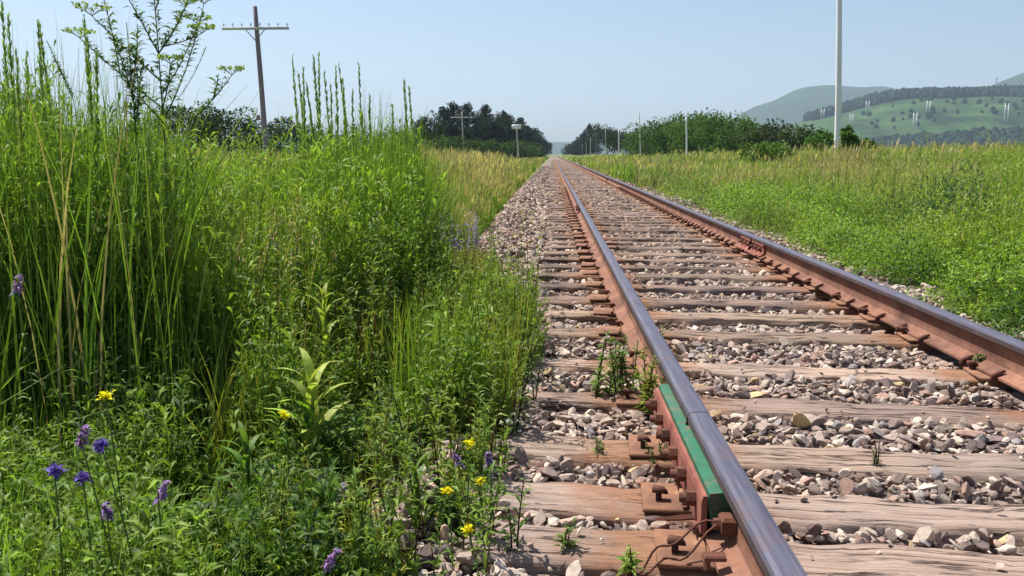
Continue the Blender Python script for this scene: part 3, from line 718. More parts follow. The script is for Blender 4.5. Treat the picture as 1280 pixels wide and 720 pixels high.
for n, y0, y1, fa, fb, h0, h1 in ((90, 1.75, 3.3, lambda Y: -.52+0*Y, lambda Y: -.13+0*Y, .22, .48), (150, 3.2, 5.5, lambda Y: -1.0+0*Y, lambda Y: -.08+0*Y, .35, .75), (160, 3.3, 7, lambda Y: -.6*Y, lambda Y: -.3*Y, .7, 1.2)):
    X, Y = in_left(n, (y0, y1, fa, fb)); P = place(X, Y); h = rng.uniform(h0, h1, n); az = rng.uniform(0, 2*PI, n)
    for f_ in (0, PI/2): g.blades(P, h, .005, az, .12, jit((.07, .045, .03), n, .3), segs=4, face=az+f_)
    leafy(g, P, h, mixc(GREEN, YEL, rng.random(n)*.5), nl=22, ll=.055, lw=.012, lean=.12, top=True, stemw=.001)
tag(g.build('leafy_weeds', M['leaf']), 'tangle of low leafy green weeds along the left side of the ties', 'weeds', kind='stuff')
g = Geo()   # sparse fine grass mixed into those weeds
n = 9000
X, Y = in_left(n, (2.8, 7.5, lambda Y: -1.3+0*Y, lambda Y: np.interp(Y, [2.8, 4.2, 7.5], [-0.15, -0.08, -0.6])))
k = fbm(X*2.6, Y*2.0, 95, 2) > .45; X, Y = X[k], Y[k]; n = len(X)
c = mixc(GREEN, LIME, rng.random(n)); c = np.where((fbm(X*1.8, Y*1.8, 96) > .52)[:, None], mixc(OLIVE, YEL, rng.random(n)), c)*np.exp(rng.normal(0, .2, (n, 1)))
g.blades(place(X, Y), (1-.65*((X/Y > -.17) & (Y > 4.6)))*(0.2+.5*fbm(X*2, Y*2, 97))*rng.uniform(.6, 1.3, n), rng.uniform(.004, .009, n), az_(n), np.abs(rng.normal(.15, .15, n)), c, segs=4)
tag(g.build('verge_grass', M['grass']), 'fine yellowish grass mixed with the weeds beside the tie ends', 'grass', kind='stuff')
# thin near grass, some dry straw on the bare spot
g = Geo()
n = 5200
X, Y = in_left(n, (1.25, 3.2, lambda Y: -0.72*Y-0.1, lambda Y: -0.2*Y-0.12))
h = rng.uniform(0.12, 0.42, n)*np.interp(X/Y, [-0.7, -0.45, -0.25], [1.3, 0.8, 0.45]); k = (((X+0.95)/0.26)**2+((Y-2.4)/0.32)**2 > 1) | (rng.random(n) < .1); X, Y, h = X[k], Y[k], h[k]; n = len(X)
g.blades(place(X, Y), h, rng.uniform(0.004, 0.009, n), az_(n), np.abs(rng.normal(0.3, 0.3, n)), mixc(GREEN, LIME, rng.random(n))*np.exp(rng.normal(0, .25, (n, 1))), segs=5)
tag(g.build('short_grass', M['grass']), 'short curved grass blades in the near left corner', 'grass', kind='stuff')
g = Geo()
n = 2600
X, Y = in_left(n, (1.9, 4.2, lambda Y: -0.36*Y-0.4, lambda Y: -0.45+0*Y))
P = place(X, Y, 0.0)+np.array([0, 0, 0.01]); a2 = rng.uniform(0, 2*PI, n)
g.leaves(P, np.stack([np.cos(a2), np.sin(a2), rng.uniform(0, .35, n)], 1), rng.uniform(0.04, 0.16, n), rng.uniform(0.002, 0.007, n), jit(TAN, n, .35), droop=0.1)
tag(g.build('dry_straw', M['dryleaf']), 'dead brown straw and litter on the bare spot of ground', 'straw', kind='stuff')

# the verge goes on beyond the picture's left edge
g = Geo(); n = 16000; Y = rng.uniform(-1.5, 9, n); X = -np.maximum(.66*Y+.3, .9)-rng.uniform(0, 1, n)**1.3*7; hh = (0.75+.55*fbm(X*1.3, Y*1.3, 40))*rng.uniform(.6, 1.15, n)*sstep(-.2, 3.0, Y-X*.25)
g.blades(place(X, Y), np.maximum(hh, .2), rng.uniform(.006, .013, n), az_(n), np.abs(rng.normal(.13, .2, n)), mixc(GREEN, LIME, fbm(X*1.7, Y*1.7, 51))*np.exp(rng.normal(0, .22, (n, 1))), segs=4)
n = 2600; Y = rng.uniform(-1.5, 9, n); X = -np.maximum(.66*Y+.3, .9)-rng.uniform(0, 1, n)**1.3*6
leafy(g, place(X, Y), rng.uniform(.3, .9, n)*sstep(-.2, 3.0, Y-X*.25)+.1, mixc(DARK, LIME, rng.random(n)), nl=18, ll=.09, lw=.015, lean=.2)
tag(g.build('verge_grass', M['leaf']), 'mixed grass and weeds continuing past the left edge of the picture', 'grass', kind='stuff')
# --- left verge farther off, both sides out to the far field
def meadow(g, n, y0, y1, fa, fb, hfun, cfun, wk=0.0011, lean=0.18, segs=3, heads=0.12):
    Y = 1/rng.uniform(1/y1, 1/y0, n); u = rng.random(n); X = fa(Y)+(fb(Y)-fa(Y))*u
    h = hfun(X, Y)*rng.uniform(0.6, 1.15, n); D = np.sqrt(X*X+Y*Y)
    wd = np.maximum(0.006, wk*D)*rng.uniform(0.7, 1.4, n)
    c = cfun(X, Y)*np.exp(rng.normal(0, .22, (n, 1)))
    hd = rng.random(n) < heads
    g.blades(place(X, Y), h, wd, az_(n), np.abs(rng.normal(lean, lean, n)), c, segs=segs)
    Q = place(X[hd], Y[hd]); Q[:, 2] += h[hd]*0.85
    g.blades(Q, h[hd]*0.28, wd[hd]*1.1, az_(hd.sum()), 0.3, jit(TAN, hd.sum(), .25), segs=2)
def c_left(X, Y):
    t = sstep(.42, .62, fbm(X*0.35, Y*0.12, 61)); far = sstep(11, 22, Y)
    c = mixc(GREEN, LIME, fbm(X*1.2, Y*.6, 62)); return c*(1-(far*.55*t+.12*far)[:, None])+np.array(TAN)*0.85*(far*.55*t+.12*far)[:, None]
g = Geo()
edgeL = lambda Y: np.interp(Y, [7, 10, 23, 60, 200], [-.85, -1.0, -1.15, -1.3, -1.4])+(vnoise(Y*1.3, Y*0, 6)-.5)*.35
meadow(g, 42000, 8.5, 60, lambda Y: -0.14*Y-0.9, edgeL, lambda X, Y: np.interp(X-edgeL(Y), [-1.6, -.5, 0], [1.25, 0.85, 0.3])+0.25*(fbm(X*1.1, Y*.5, 63)-.5), c_left, heads=.25)
meadow(g, 34000, 8, 140, lambda Y: -0.95*Y, lambda Y: -0.14*Y-0.5, lambda X, Y: 1.05+0.6*(fbm(X*.8, Y*.4, 64)-.5)+0*X, lambda X, Y: c_left(X, Y)*0.9, heads=.25)
meadow(g, 9000, 55, 320, lambda Y: -0.12*Y-0.9, edgeL, lambda X, Y: 0.8+0*X, c_left, wk=0.0014, heads=.15)
tag(g.build('tall_grass', M['grass']), 'mixed green and straw coloured grass on the left side receding to the trees', 'grass', kind='stuff')
# right
def c_right(X, Y):
    a = fbm(X*0.7, Y*0.35, 71); b = fbm(X*0.28, Y*.12, 72); f = fbm(X*2.3, Y*1.2, 73)
    c = mixc(GREEN, LIME, sstep(.2, .5, a)*1.15); c = c*(1-(sstep(.60, .72, f)*.55)[:, None])+np.array(DARK)*1.3*(sstep(.60, .72, f)*.55)[:, None]
    t = np.clip(sstep(.50, .62, b)*sstep(7, 16, Y)*.4+0.04+.5*sstep(3.6, 4.6, X)*sstep(13, 9.5, X)*sstep(13, 19, Y)*sstep(.42, .56, fbm(X*.6, Y*.2, 79)), 0, .8); return c*(1-t[:, None])+np.array(TAN)*.85*t[:, None]
edgeR = lambda Y: np.interp(Y, [3, 8, 20, 200], [2.62, 2.55, 2.6, 2.75])+(vnoise(Y*1.1, Y*0, 8)-.5)*.3
g = Geo()
hR = lambda X, Y: np.interp(X-edgeR(Y), [0, .5, 1.5, 3], [0.12, 0.28, 0.46, 0.56])*(0.35+1.5*sstep(.3, .7, fbm(X*1.1, Y*.7, 74)))
meadow(g, 56000, 3.6, 40, edgeR, lambda Y: 0.64*Y+1.5, hR, c_right, lean=0.5, segs=4, heads=.025)
meadow(g, 34000, 25, 260, edgeR, lambda Y: 0.62*Y, lambda X, Y: 0.75+0.6*(fbm(X*.3, Y*.1, 75)-.3), c_right, wk=0.0015, lean=.4, heads=.07)
tag(g.build('tall_grass', M['grass']), 'bright green meadow grass on the right side of the track', 'grass', kind='stuff')
# leafy mounds on the right bank and left middle ground
g = Geo()
def mounds(n, pts, per, col, rr=(0.12, 0.4), ll=0.05):
    for (X, Y) in pts:
        r = random.uniform(*rr); hh = r*random.uniform(0.5, 1.35); k = int(per*(r/0.25)**1.4); a = rng.uniform(0, 2*PI, k); el = np.arcsin(rng.uniform(0, 1, k)); q = rng.uniform(.6, 1.05, k)
        D = np.stack([np.cos(a)*np.cos(el), np.sin(a)*np.cos(el), np.sin(el)], 1); P = D*q[:, None]*np.array([r, r, hh*1.2])+np.array([X, Y, float(gz(X, Y))])
        g.leaves(P, D+rng.normal(0, .6, (k, 3)), ll*rng.uniform(.6, 1.4, k)*(1+Y*.03), ll*0.4*(1+Y*.03), jit(col, k, .25), droop=.2)
pts = []
for _ in range(620):
    Y = 1/random.uniform(1/30, 1/4.2); X = float(edgeR(Y))+random.random()**1.3*(0.6*Y-1.2)+0.15
    pts.append((X, Y))
cols = [GREEN, LIME, (0.17, 0.28, 0.035), (.075, .14, .03), (0.20, 0.32, 0.05)]
for _ in range(800):
    Y = 1/random.uniform(1/90, 1/9); X = float(edgeR(Y))+random.random()*(0.6*Y-1.5)+0.5; k_ = float(fbm(X*.5, Y*.25, 86))
    if k_ > .50: pts.append((X, Y))
for i, p_ in enumerate(pts):
    mounds(1, [p_], 190 if p_[1] < 15 else 110, cols[int(float(fbm(p_[0]*.8, p_[1]*.5, 81))*9) % 5], (0.14, 0.40) if p_[1] < 12 else (.2, .65), 0.036)
n = 6500
Y = 1/rng.uniform(1/30, 1/4.5, n); X = edgeR(Y)+.2+rng.random(n)*(.6*Y-1.3)
leafy(g, place(X, Y), hR(X, Y)*rng.uniform(.7, 1.5, n), c_right(X, Y)*1.1, nl=16, ll=.08, lw=.018, lean=.35)
for q in range(0):
    p_ = onz(1185+random.uniform(-55, 60), 285+random.uniform(-12, 10), .1); mounds(1, [(p_[0], p_[1])], 260, (.06, .12, .035), (.2, .36), .045)
tag(g.build('leafy_weeds', M['leaf']), 'leafy green mounds of weeds in the meadow right of the track', 'weeds', kind='stuff')

# ------------------------------------------------------------------ single plants
def plant_root(name, loc, label, cat, group=None): return empty(name, loc, label, cat, group)
ordn = ['first', 'second', 'third', 'fourth', 'fifth', 'sixth', 'seventh', 'eighth', 'ninth', 'tenth', 'eleventh', 'twelfth', 'thirteenth', 'fourteenth', 'fifteenth', 'sixteenth', 'seventeenth', 'eighteenth', 'nineteenth', 'twentieth']
# tall spikes standing against the sky
spk = [(365, 72), (371, 92), (378, 85), (384, 103), (393, 70), (399, 68), (405, 90), (412, 108), (418, 84), (424, 80), (430, 100), (449, 82), (462, 118), (489, 132), (503, 100), (511, 108), (442, 112), (2, 0), (11, 20), (20, 62), (30, 70), (46, 26), (52, 30), (50, 75), (105, 18), (110, 45), (118, 60), (3, 110), (60, 98)]
for i, (px, py) in enumerate(spk):
    Y = random.uniform(4.9, 6.2) if px > 300 else random.uniform(3.5, 4.3)
    tp = at(px, py, Y); bx_ = tp[0]+random.uniform(-.05, .12)*(1 if px > 300 else -0.5); base = np.array([bx_, Y, float(gz(bx_, Y))])
    rk = sorted([q[0] for q in spk if (q[0] > 300) == (px > 300)]).index(px); lab = 'slender green weed spike, %s from the left %s' % (ordn[rk], 'in the stand beside the leaning pole' if px > 300 else 'at the far left edge')
    r_ = plant_root('weed_spike', base, lab, 'weed', 'tall green weed spikes against the sky' )
    hh = tp[2]-base[2]; t = np.linspace(0, 1, 9); P = np.stack([(tp[0]-bx_)*t**1.5+0.008*np.sin(t*7+i), 0.01*np.sin(t*5+i*2), hh*t], 1)
    s_ = Geo(); s_.tube(P, np.linspace(0.0048, 0.0024, 9), jit(GREEN, 1, .1)[0], n=4); s_.build('stem', M['leaf'], r_)
    l_ = Geo(); k = 150
    tt = np.concatenate([rng.uniform(0.25, 0.98, k), rng.uniform(.72, 1.0, k//2)]); k = len(tt); Q = np.stack([np.interp(tt, t, P[:, j]) for j in range(3)], 1)
    a2 = rng.uniform(0, 2*PI, k); D = np.stack([np.cos(a2)*.32, np.sin(a2)*.32, np.ones(k)], 1)
    L = rng.uniform(.05, .11, k)*(1.35-1.0*tt); l_.leaves(Q, D, L, L*.16+.0025, jit(mixc(GREEN, (0.26, .37, .14), [.9])[0], k, .2), droop=0.0); l_.build('leaves', M['leaf'], r_)

# tall branching umbel plant at upper left
def umbel(g_s, g_f, tip, size, d):
    n = 9
    for q in range(n):
        a = q/n*2*PI; e = tip+np.array([math.cos(a)*size, math.sin(a)*size, size*0.55])
        g_s.tube([tip, (tip+e)/2+np.array([0, 0, size*.1]), e], 0.0012, (0.13, .2, .06), n=3, cap=False)
        k = 9; P = e+rng.normal(0, size*.16, (k, 3))*np.array([1, 1, .4]); D = rng.normal(0, 1, (k, 3))+np.array([0, 0, 1.2])
        g_f.leaves(P, D, 0.015, 0.012, jit((0.26, .36, .09), k, .2), droop=0)
def branchy(base, segs, label, name='umbel_weed', leafk=50, lw=0.010, thick=.007, leafl=.06):
    r_ = plant_root(name, base, label, 'wild plant'); leafk = leafk*3.2; gs, gf, gl = Geo(), Geo(), Geo()
    done = []
    for (p0, p1, umb) in segs:
        a, b = np.array(p0)-base, np.array(p1)-base
        if done:
            allp = np.concatenate(done); a = allp[np.argmin(np.linalg.norm(allp-a, axis=1))]
        t = np.linspace(0, 1, 7)[:, None]
        P = a*(1-t)+b*t+np.array([.02, 0, -.03])*np.sin(t*PI)*np.linalg.norm(b-a); done.append(np.stack([np.interp(np.linspace(0, 1, 40), t[:, 0], P[:, j]) for j in range(3)], 1))
        main = np.linalg.norm(b-a) > .9; gs.tube(P, np.linspace(thick if main else thick*.5, .0018, 7), (0.11, .14, .06), n=5)
        k = int(leafk*np.linalg.norm(b-a)); tt = rng.uniform(.1, .95, k)[:, None]; Q = np.stack([np.interp(tt[:, 0], t[:, 0], P[:, j]) for j in range(3)], 1)+rng.normal(0, .003, (k, 3)); a2 = rng.uniform(0, 2*PI, k)
        gl.leaves(Q, np.stack([np.cos(a2), np.sin(a2), rng.uniform(.3, 1.2, k)], 1), rng.uniform(.4, 1.1, k)*leafl, lw, jit((0.10, .17, .045), k, .2))
        if umb: umbel(gs, gf, b, umb, 0)
    gs.build('stem', M['leaf'], r_); gl.build('leaves', M['leaf'], r_)
    if gf.n: gf.build('flower_heads', M['petal'], r_)
    return r_
Yp = 3.7; A = lambda x, y, dy=0: at(x, y, Yp+dy)
b0 = np.array([A(190, 330)[0], Yp, float(gz(A(190, 330)[0], Yp))])
segs = [(b0, A(188, -60), 0), (A(188, 60), A(232, 8, .1), 0.05), (A(188, 70), A(240, -12, -.1), .05), (A(188, 112), A(247, 30, .15), .05), (A(186, 130), A(213, 80, -.1), .045),
        (A(187, 60), A(150, -20, .1), .05), (A(187, 100), A(115, 20, -.1), .06), (A(186, 135), A(100, 48, .1), .05), (A(150, 75), A(130, 0, 0), .05), (A(196, 150), A(255, 5, .2), .05),
        (A(188, 20), A(205, -30, .1), 0), (A(187, 150), A(150, 95, -.1), 0), (A(210, 60), A(252, 42, 0), .045)]
branchy(b0, segs, 'tall branching plant with flat green flower heads, at upper left against the sky')
Yp = 3.5; b1 = np.array([A(160, 330)[0], Yp, float(gz(A(160, 330)[0], Yp))])
branchy(b1, [(b1, A(158, 28), 0), (A(158, 110), A(172, 30, .05), 0), (A(158, 120), A(140, 40, -.05), 0), (A(158, 150), A(176, 85), 0)], 'bushy dark stemmed weed just left of the tall branching plant', 'leafy_stem_weed', 90, .009, leafl=.07)
Yp = 4.0; b2 = np.array([A(232, 160)[0], Yp, float(gz(A(232, 160)[0], Yp))])
branchy(b2, [(b2, A(234, 155), 0), (A(232, 158), A(290, 94), .05), (A(262, 122), A(273, 92), 0)], 'thin leaning stem with one flat flower head pointing to the right')
b3 = np.array([A(222, 130)[0]-.03, Yp+.2, float(gz(A(222, 130)[0], Yp))])
branchy(b3, [(b3, A(222, 125, .2), 0), (A(222, 125, .2), A(258, 58, .2), 0)], 'thin purplish seed stalk arching right beneath the tall branching plant', 'seed_stalk', 60, .004, .003, leafl=.018)
Yp = 3.9; b4 = np.array([A(95, 130)[0], Yp, float(gz(A(95, 130)[0], Yp))])
branchy(b4, [(b4, A(92, 125), 0), (A(92, 125), A(58, 50), 0), (A(92, 125), A(66, 70), 0), (A(92, 128), A(78, 92), 0)], 'greyish dry seed stalks leaning left, at the far left', 'seed_stalk', 110, .005, .003, leafl=.025)

# pale broad-leaved rosette plant (mullein) in the middle left
def mullein(px, py, Y, hgt, label, col, n=26, L=.15, W=.045):
    p = at(px, py, Y); base = np.array([p[0], Y, float(gz(p[0], Y))]); r_ = plant_root('broad_leaf_plant', base, label, 'wild plant')
    gs = Geo(); gs.tube([(0, 0, 0), (.005, 0, hgt*.5), (0, 0, hgt)], [.010, .008, .004], np.array(col)*.8, n=6); gs.build('stem', M['leaf'], r_)
    g_ = Geo(); t = np.linspace(.15, 1, n); a = np.arange(n)*2.4
    for q in range(n):
        D = np.array([math.cos(a[q]), math.sin(a[q]), .6+1.2*t[q]]); g_.blades(np.array([[0, 0, hgt*t[q]]]), L*(1.25-.55*t[q]), W*(1.2-.5*t[q]), np.array([a[q]]), .75, jit(col, 1, .15), segs=6, face=np.array([a[q]+PI/2]))
    g_.build('leaves', M['leaf'], r_)
mullein(393, 590, 2.55, .36, 'pale yellow green broad leaved plant standing in the middle of the left weeds', (.36, .44, .09), n=15, L=.2, W=.052)
mullein(408, 470, 3.3, .56, 'slimmer yellow green plant just behind the pale broad leaved plant', (.32, .40, .06), n=22, L=.16, W=.032)
mullein(520, 640, 2.1, .22, 'small pointed green rosette plant near the bottom edge, left of the yellow flowers', (.13, .22, .04), n=18, L=.12, W=.02)
mullein(310, 620, 2.2, .30, 'broad leaved green plant at the edge of the bare straw spot', (.12, .2, .04), n=16, L=.13, W=.03)
mullein(60, 660, 1.9, .36, 'large leaved green plant in the bottom left corner', (.10, .18, .035), n=18, L=.15, W=.035)

# flowers
def flower_plant(px, py, z, kind, label, lean=0.05):
    p = onz(px, py, z); Y = p[1]; gx = p[0]+random.uniform(-lean, lean); base = np.array([gx, Y+random.uniform(0, .06), float(gz(gx, Y))])
    if base[2] > p[2]-.08: base[2] = p[2]-.2
    nm = {'v': 'vetch_flower', 'y': 'yellow_flower', 'k': 'knapweed_flower', 'w': 'white_flower'}[kind]
    r_ = plant_root(nm, base, label, 'wildflower', {'v': 'purple vetch flowers', 'k': 'round violet flowers', 'y': 'small yellow flowers', 'w': None}[kind])
    tp = p-base; s_ = Geo(); t = np.linspace(0, 1, 7)[:, None]; P = tp*t+np.array([0, .02, 0])*np.sin(t*PI); s_.tube(P, .0018, (.12, .18, .05), n=4); s_.build('stem', M['leaf'], r_)
    l_ = Geo(); k = 26; tt = rng.uniform(.1, .85, k)[:, None]; a2 = rng.uniform(0, 2*PI, k)
    l_.leaves(tp*tt, np.stack([np.cos(a2), np.sin(a2), rng.uniform(.1, .8, k)], 1), rng.uniform(.02, .04, k), .007, jit(GREEN, k, .2)); l_.build('leaves', M['leaf'], r_)
    f = Geo(); zs = random.uniform(.75, 1.15); tl = rng.normal(0, .007, 2)
    if kind == 'v':
        k = 60; tt = rng.uniform(0, 1, k); a2 = rng.uniform(0, 2*PI, k); D = np.stack([np.cos(a2), np.sin(a2), rng.uniform(-.6, .4, k)], 1)
        Q = tp+np.stack([tl[0]*2*tt, tl[1]*2*tt, (tt*.045-.02)*zs], 1); f.leaves(Q, D, .015*zs*(1.2-.5*tt), .007, jit((.28, .17, .42), k, .3, .15), droop=.3)
    elif kind == 'k':
        k = 90; D = rng.normal(0, 1, (k, 3))+np.array([0, 0, .7]); f.leaves(tp+rng.normal(0, .002, (k, 3)), D, .016, .006, jit((.20, .13, .60), k, .3, .12), droop=.05)
    elif kind == 'y':
        k = 34; D = rng.normal(0, 1, (k, 3))*np.array([1, 1, .4])+np.array([0, -.3, .5]); f.leaves(tp+rng.normal(0, .004, (k, 3)), D, .011, .010, jit((.75, .68, .02), k, .1, .04), droop=.0)
    else:
        for q in range(9):
            k = 12; c0 = tp+rng.normal(0, .03, 3)*np.array([1, 1, .4]); D = rng.normal(0, 1, (k, 3))+np.array([0, 0, .6]); f.leaves(c0+rng.normal(0, .002, (k, 3)), D, .009, .007, jit((.75, .75, .7), k, .08, .02), droop=0)
    f.build('blossom', M['petal'], r_); return r_
for a_ in [(20, 355, .62, 'v', 'purple vetch spike high at the far left edge'), (127, 558, .42, 'k', 'small violet flower, highest of the group at lower left'),
           (68, 590, .40, 'k', 'large violet blue flower at lower left, left one of the close pair'), (104, 600, .38, 'k', 'violet blue flower at lower left, right one of the close pair'),
           (99, 545, .45, 'v', 'small pinkish purple flower above the close pair of violet flowers'), (197, 615, .30, 'v', 'wide purple vetch cluster left of the bare straw spot'),
           (133, 636, .28, 'v', 'dusky purple vetch cluster below the close pair of violet flowers'), (399, 607, .12, 'v', 'small purple vetch cluster below the pale broad leaved plant'),
           (425, 622, .10, 'v', 'tiny mauve flower right of the cluster below the broad leaved plant'), (380, 672, .10, 'v', 'faded purple vetch near the bottom edge, left of the brighter spike'),
           (405, 700, .14, 'v', 'bright purple vetch spike touching the bottom edge'), (345, 300, .55, 'v', 'lilac vetch flower among the tall grass, in the middle left'),
           (290, 262, .68, 'v', 'grey purple vetch tuft high in the left grass'), (612, 572, .22, 'v', 'slender mauve flower spike beside the tie end, right of the yellow flowers'),
           (235, 213, .84, 'v', 'pale lilac flower near the top of the left grass'), (576, 575, .16, 'v', 'faint lilac flower spike just left of the upper yellow flower'),
           (132, 497, .50, 'y', 'orange yellow flower in the left grass above the violet flowers'), (355, 520, .30, 'y', 'greenish yellow flower left of the pale broad leaved plant'),
           (587, 556, .25, 'y', 'uppermost yellow flower of the four beside the tie ends'), (600, 602, .20, 'y', 'yellow flower of the right side, second from top beside the tie ends'),
           (560, 615, .20, 'y', 'yellow flower of the left side, third from top beside the tie ends'), (585, 663, .14, 'y', 'lowest yellow flower beside the tie ends'),
           (520, 321, .42, 'y', 'tiny yellow flower in the tall bright stand of grass'), (593, 431, .22, 'y', 'tiny yellow flower in the weeds, level with the slender dark stalks'),
           (645, 524, .06, 'w', 'cluster of tiny white flowers at the left end of a tie')]:
    flower_plant(*a_)
# purple clump beside the ballast
p = onz(570, 342, -.12); r_ = plant_root('vetch_clump', (p[0], p[1], float(gz(p[0], p[1]))), 'dusty purple clump of vetch where the tall grass meets the ballast', 'wildflower')
gs, gf = Geo(), Geo(); k = 60; a = rng.uniform(0, 2*PI, k); rr = rng.uniform(0, .17, k); B = np.stack([np.cos(a)*rr, np.sin(a)*rr, 0*a], 1)
hh = rng.uniform(.3, .62, k); gs.blades(B, hh, .005, a, .15, jit(GREEN, k), segs=3)
for q in range(k):
    tt = rng.uniform(.5, 1, 22); top = B[q]+np.array([math.cos(a[q])*hh[q]*.15, math.sin(a[q])*hh[q]*.15, 0]); Q = top+np.stack([0*tt, 0*tt, tt*hh[q]], 1); a2 = rng.uniform(0, 2*PI, 22)
    gf.leaves(Q, np.stack([np.cos(a2), np.sin(a2), rng.uniform(-.2, .5, 22)], 1), .024, .011, jit((.36, .25, .55), 22, .25, .1))
gs.build('stems', M['leaf'], r_); gf.build('blossoms', M['petal'], r_)

p = onz(1192, 300, 0.0); r_ = plant_root('leafy_bush', (p[0], p[1], float(gz(p[0], p[1]))), 'rounded bluish green leafy bush in the meadow, right of the right rail', 'bush')
gl, gs = Geo(), Geo(); k = 5200; d = rng.normal(size=(k, 3)); d[:, 2] = abs(d[:, 2]); d /= np.linalg.norm(d, axis=1)[:, None]; lob = 1+.28*np.sin(d[:, 0]*7+1)*np.cos(d[:, 1]*6)+.12*np.sin(d[:, 2]*15)
P = d*(rng.uniform(.45, 1.05, k)**.5*lob)[:, None]*np.array([.75, .62, .80]); gl.leaves(P, d+rng.normal(0, .6, (k, 3))+np.array([0, 0, .4]), rng.uniform(.035, .07, k), .016, jit((.065, .12, .055), k, .25), droop=.1)
for q in range(14):
    a = rng.uniform(0, 2*PI); gs.tube([(0, 0, 0), (math.cos(a)*.25, math.sin(a)*.22, .3), (math.cos(a)*.42, math.sin(a)*.38, .55)], [.008, .005, .002], (.12, .15, .06), n=4)
gs.build('stems', M['leaf'], r_); gl.build('leaves', M['leaf'], r_)

# dark-stemmed weeds in front of the ties, weeds on the track
def leafy_thing(px, py, zb, hgt, label, n=1, nl=34, ll=.06, lw=.014, col=GREEN, stem=(.05, .035, .03), spread=.03, lean=.15, name='leafy_weed', group=None, top=False):
    p = onz(px, py, zb); r_ = plant_root(name, (p[0], p[1], zb), label, 'weed', group); gs, gl = Geo(), Geo()
    for q in range(n):
        a = random.uniform(0, 2*PI); r = random.uniform(0, spread); b = np.array([math.cos(a)*r, math.sin(a)*r, 0]); h = hgt*random.uniform(.65, 1); ld = random.uniform(0, 2*PI); t = np.linspace(0, 1, 7)
        P = b+np.stack([math.cos(ld)*lean*h*t**1.6, math.sin(ld)*lean*h*t**1.6, h*t], 1); gs.tube(P, np.linspace(.0032, .0014, 7), stem, n=4)
        tt = rng.uniform(.45 if top else .15, 1, nl); Q = np.stack([np.interp(tt, t, P[:, j]) for j in range(3)], 1); a2 = rng.uniform(0, 2*PI, nl)
        L = ll*rng.uniform(.5, 1.2, nl)*(1.2-.55*tt); gl.leaves(Q, np.stack([np.cos(a2), np.sin(a2), rng.uniform(.1, 1.3, nl)], 1), L, L*lw/ll, jit(col, nl, .22), droop=.25)
    gs.build('stem', M['leaf'], r_); gl.build('leaves', M['leaf'], r_); return r_
leafy_thing(772, 505, -.05, .30, 'leafy green weed against the left rail, at the far end of the green bar', 13, 34, .05, .014, (.15, .22, .05), spread=.11)
leafy_thing(808, 525, -.05, .27, 'taller yellowish weed touching the green joint bar', 7, 40, .05, .014, (.22, .27, .045), spread=.055)
leafy_thing(745, 585, -.05, .10, 'low sprig of weed in the stones left of the green joint bar', 4, 18, .035, .009, (.11, .17, .04), spread=.03)
leafy_thing(823, 592, -.05, .11, 'dark low weed under the middle of the green joint bar', 5, 22, .035, .009, (.08, .14, .03), spread=.035)
leafy_thing(789, 722, -.02, .09, 'bright young sprig at the bottom edge between the ties', 3, 22, .04, .011, (.24, .34, .08), spread=.015)
leafy_thing(1093, 590, -.03, .11, 'wispy pale weed in the stones between two ties right of the left rail', 4, 24, .02, .004, (.2, .2, .10), spread=.02)
leafy_thing(1222, 462, .0, .09, 'small green weed against the right rail near the right edge', 3, 22, .04, .012, (.11, .17, .05), spread=.02)
leafy_thing(820, 445, -.02, .20, 'thin pale green weed leaning over the left rail head', 3, 26, .035, .009, (.2, .24, .09), spread=.03, lean=.35)
for i, (px, py, h) in enumerate([(608, 706, .30), (636, 715, .27), (702, 712, .13), (517, 640, .36), (644, 560, .5), (668, 520, .45)]):
    leafy_thing(px, py, -.07, h, ['dark stemmed weed before the tie ends, left one of the pair at the bottom edge', 'dark stemmed weed before the tie ends, right one of the pair at the bottom edge',
        'thin dark sprig over the lowest tie, nearest the bottom edge', 'brown stalk with leafy top left of the yellow flowers', 'slim dark stalk at the edge of the weeds by the tie end', 'slim dark stalk closest to the ties, at the edge of the weeds'][i], 2, 30, .05, .010, (.12, .2, .045), spread=.02, lean=.2)

# ------------------------------------------------------------------ poles
def pole(name, px_b, px_t, y_t, Y, rad, m_, label, arm=0, cat='utility pole', group='poles along the left of the track', armm=None, ins=0, brace=False, arm_z=None, zb=None, nail=True, arm_w=.10):
    tp = at(px_t, y_t, Y); bx_ = at(px_b, 190, Y)[0]; z0 = float(gz(bx_, Y))-0.05; base = np.array([bx_, Y, z0]); r_ = empty(name, base, label, cat, group)
    hh = tp[2]-z0; dx = tp[0]-bx_; t = np.linspace(0, 1, 9)[:, None]; P = np.array([dx, 0, hh])*t+np.array([0.0, 0, 0]); P[:, 0] += .02*np.sin(t[:, 0]*4)
    g_ = Geo(); g_.tube(P, np.linspace(rad, rad*.72, 9), n=10); g_.build('shaft', m_, r_)
    if arm:
        az0 = arm_z if arm_z is not None else .45; c = np.array([dx*(1-az0/hh), -rad-.04, hh-az0]); g_ = Geo(); g_.box(c, (arm, .09, arm_w), bev=.008); ao = g_.build('crossarm', armm or m_, r_)
        for q in range(ins):
            xx = c[0]-arm/2+.08+(arm-.16)*q/(ins-1)
            if abs(xx-c[0]) < .2: continue
            i_ = Geo(); i_.tube([(xx, c[1], c[2]+arm_w/2), (xx, c[1], c[2]+arm_w/2+.08), (xx, c[1], c[2]+arm_w/2+.09), (xx, c[1], c[2]+arm_w/2+.2)], [.012, .012, .045, .03], n=8); i_.build('insulator', M['insul'], ao)
        if brace:
            for s_ in (-1, 1):
                b_ = Geo(); b_.tube([(c[0], c[1]-.02, c[2]-.55), (c[0]+s_*.48, c[1]-.07, c[2]-.02)], .022, n=5); b_.build('brace', M['pole_grey'], r_)
    return r_, base, hh, dx
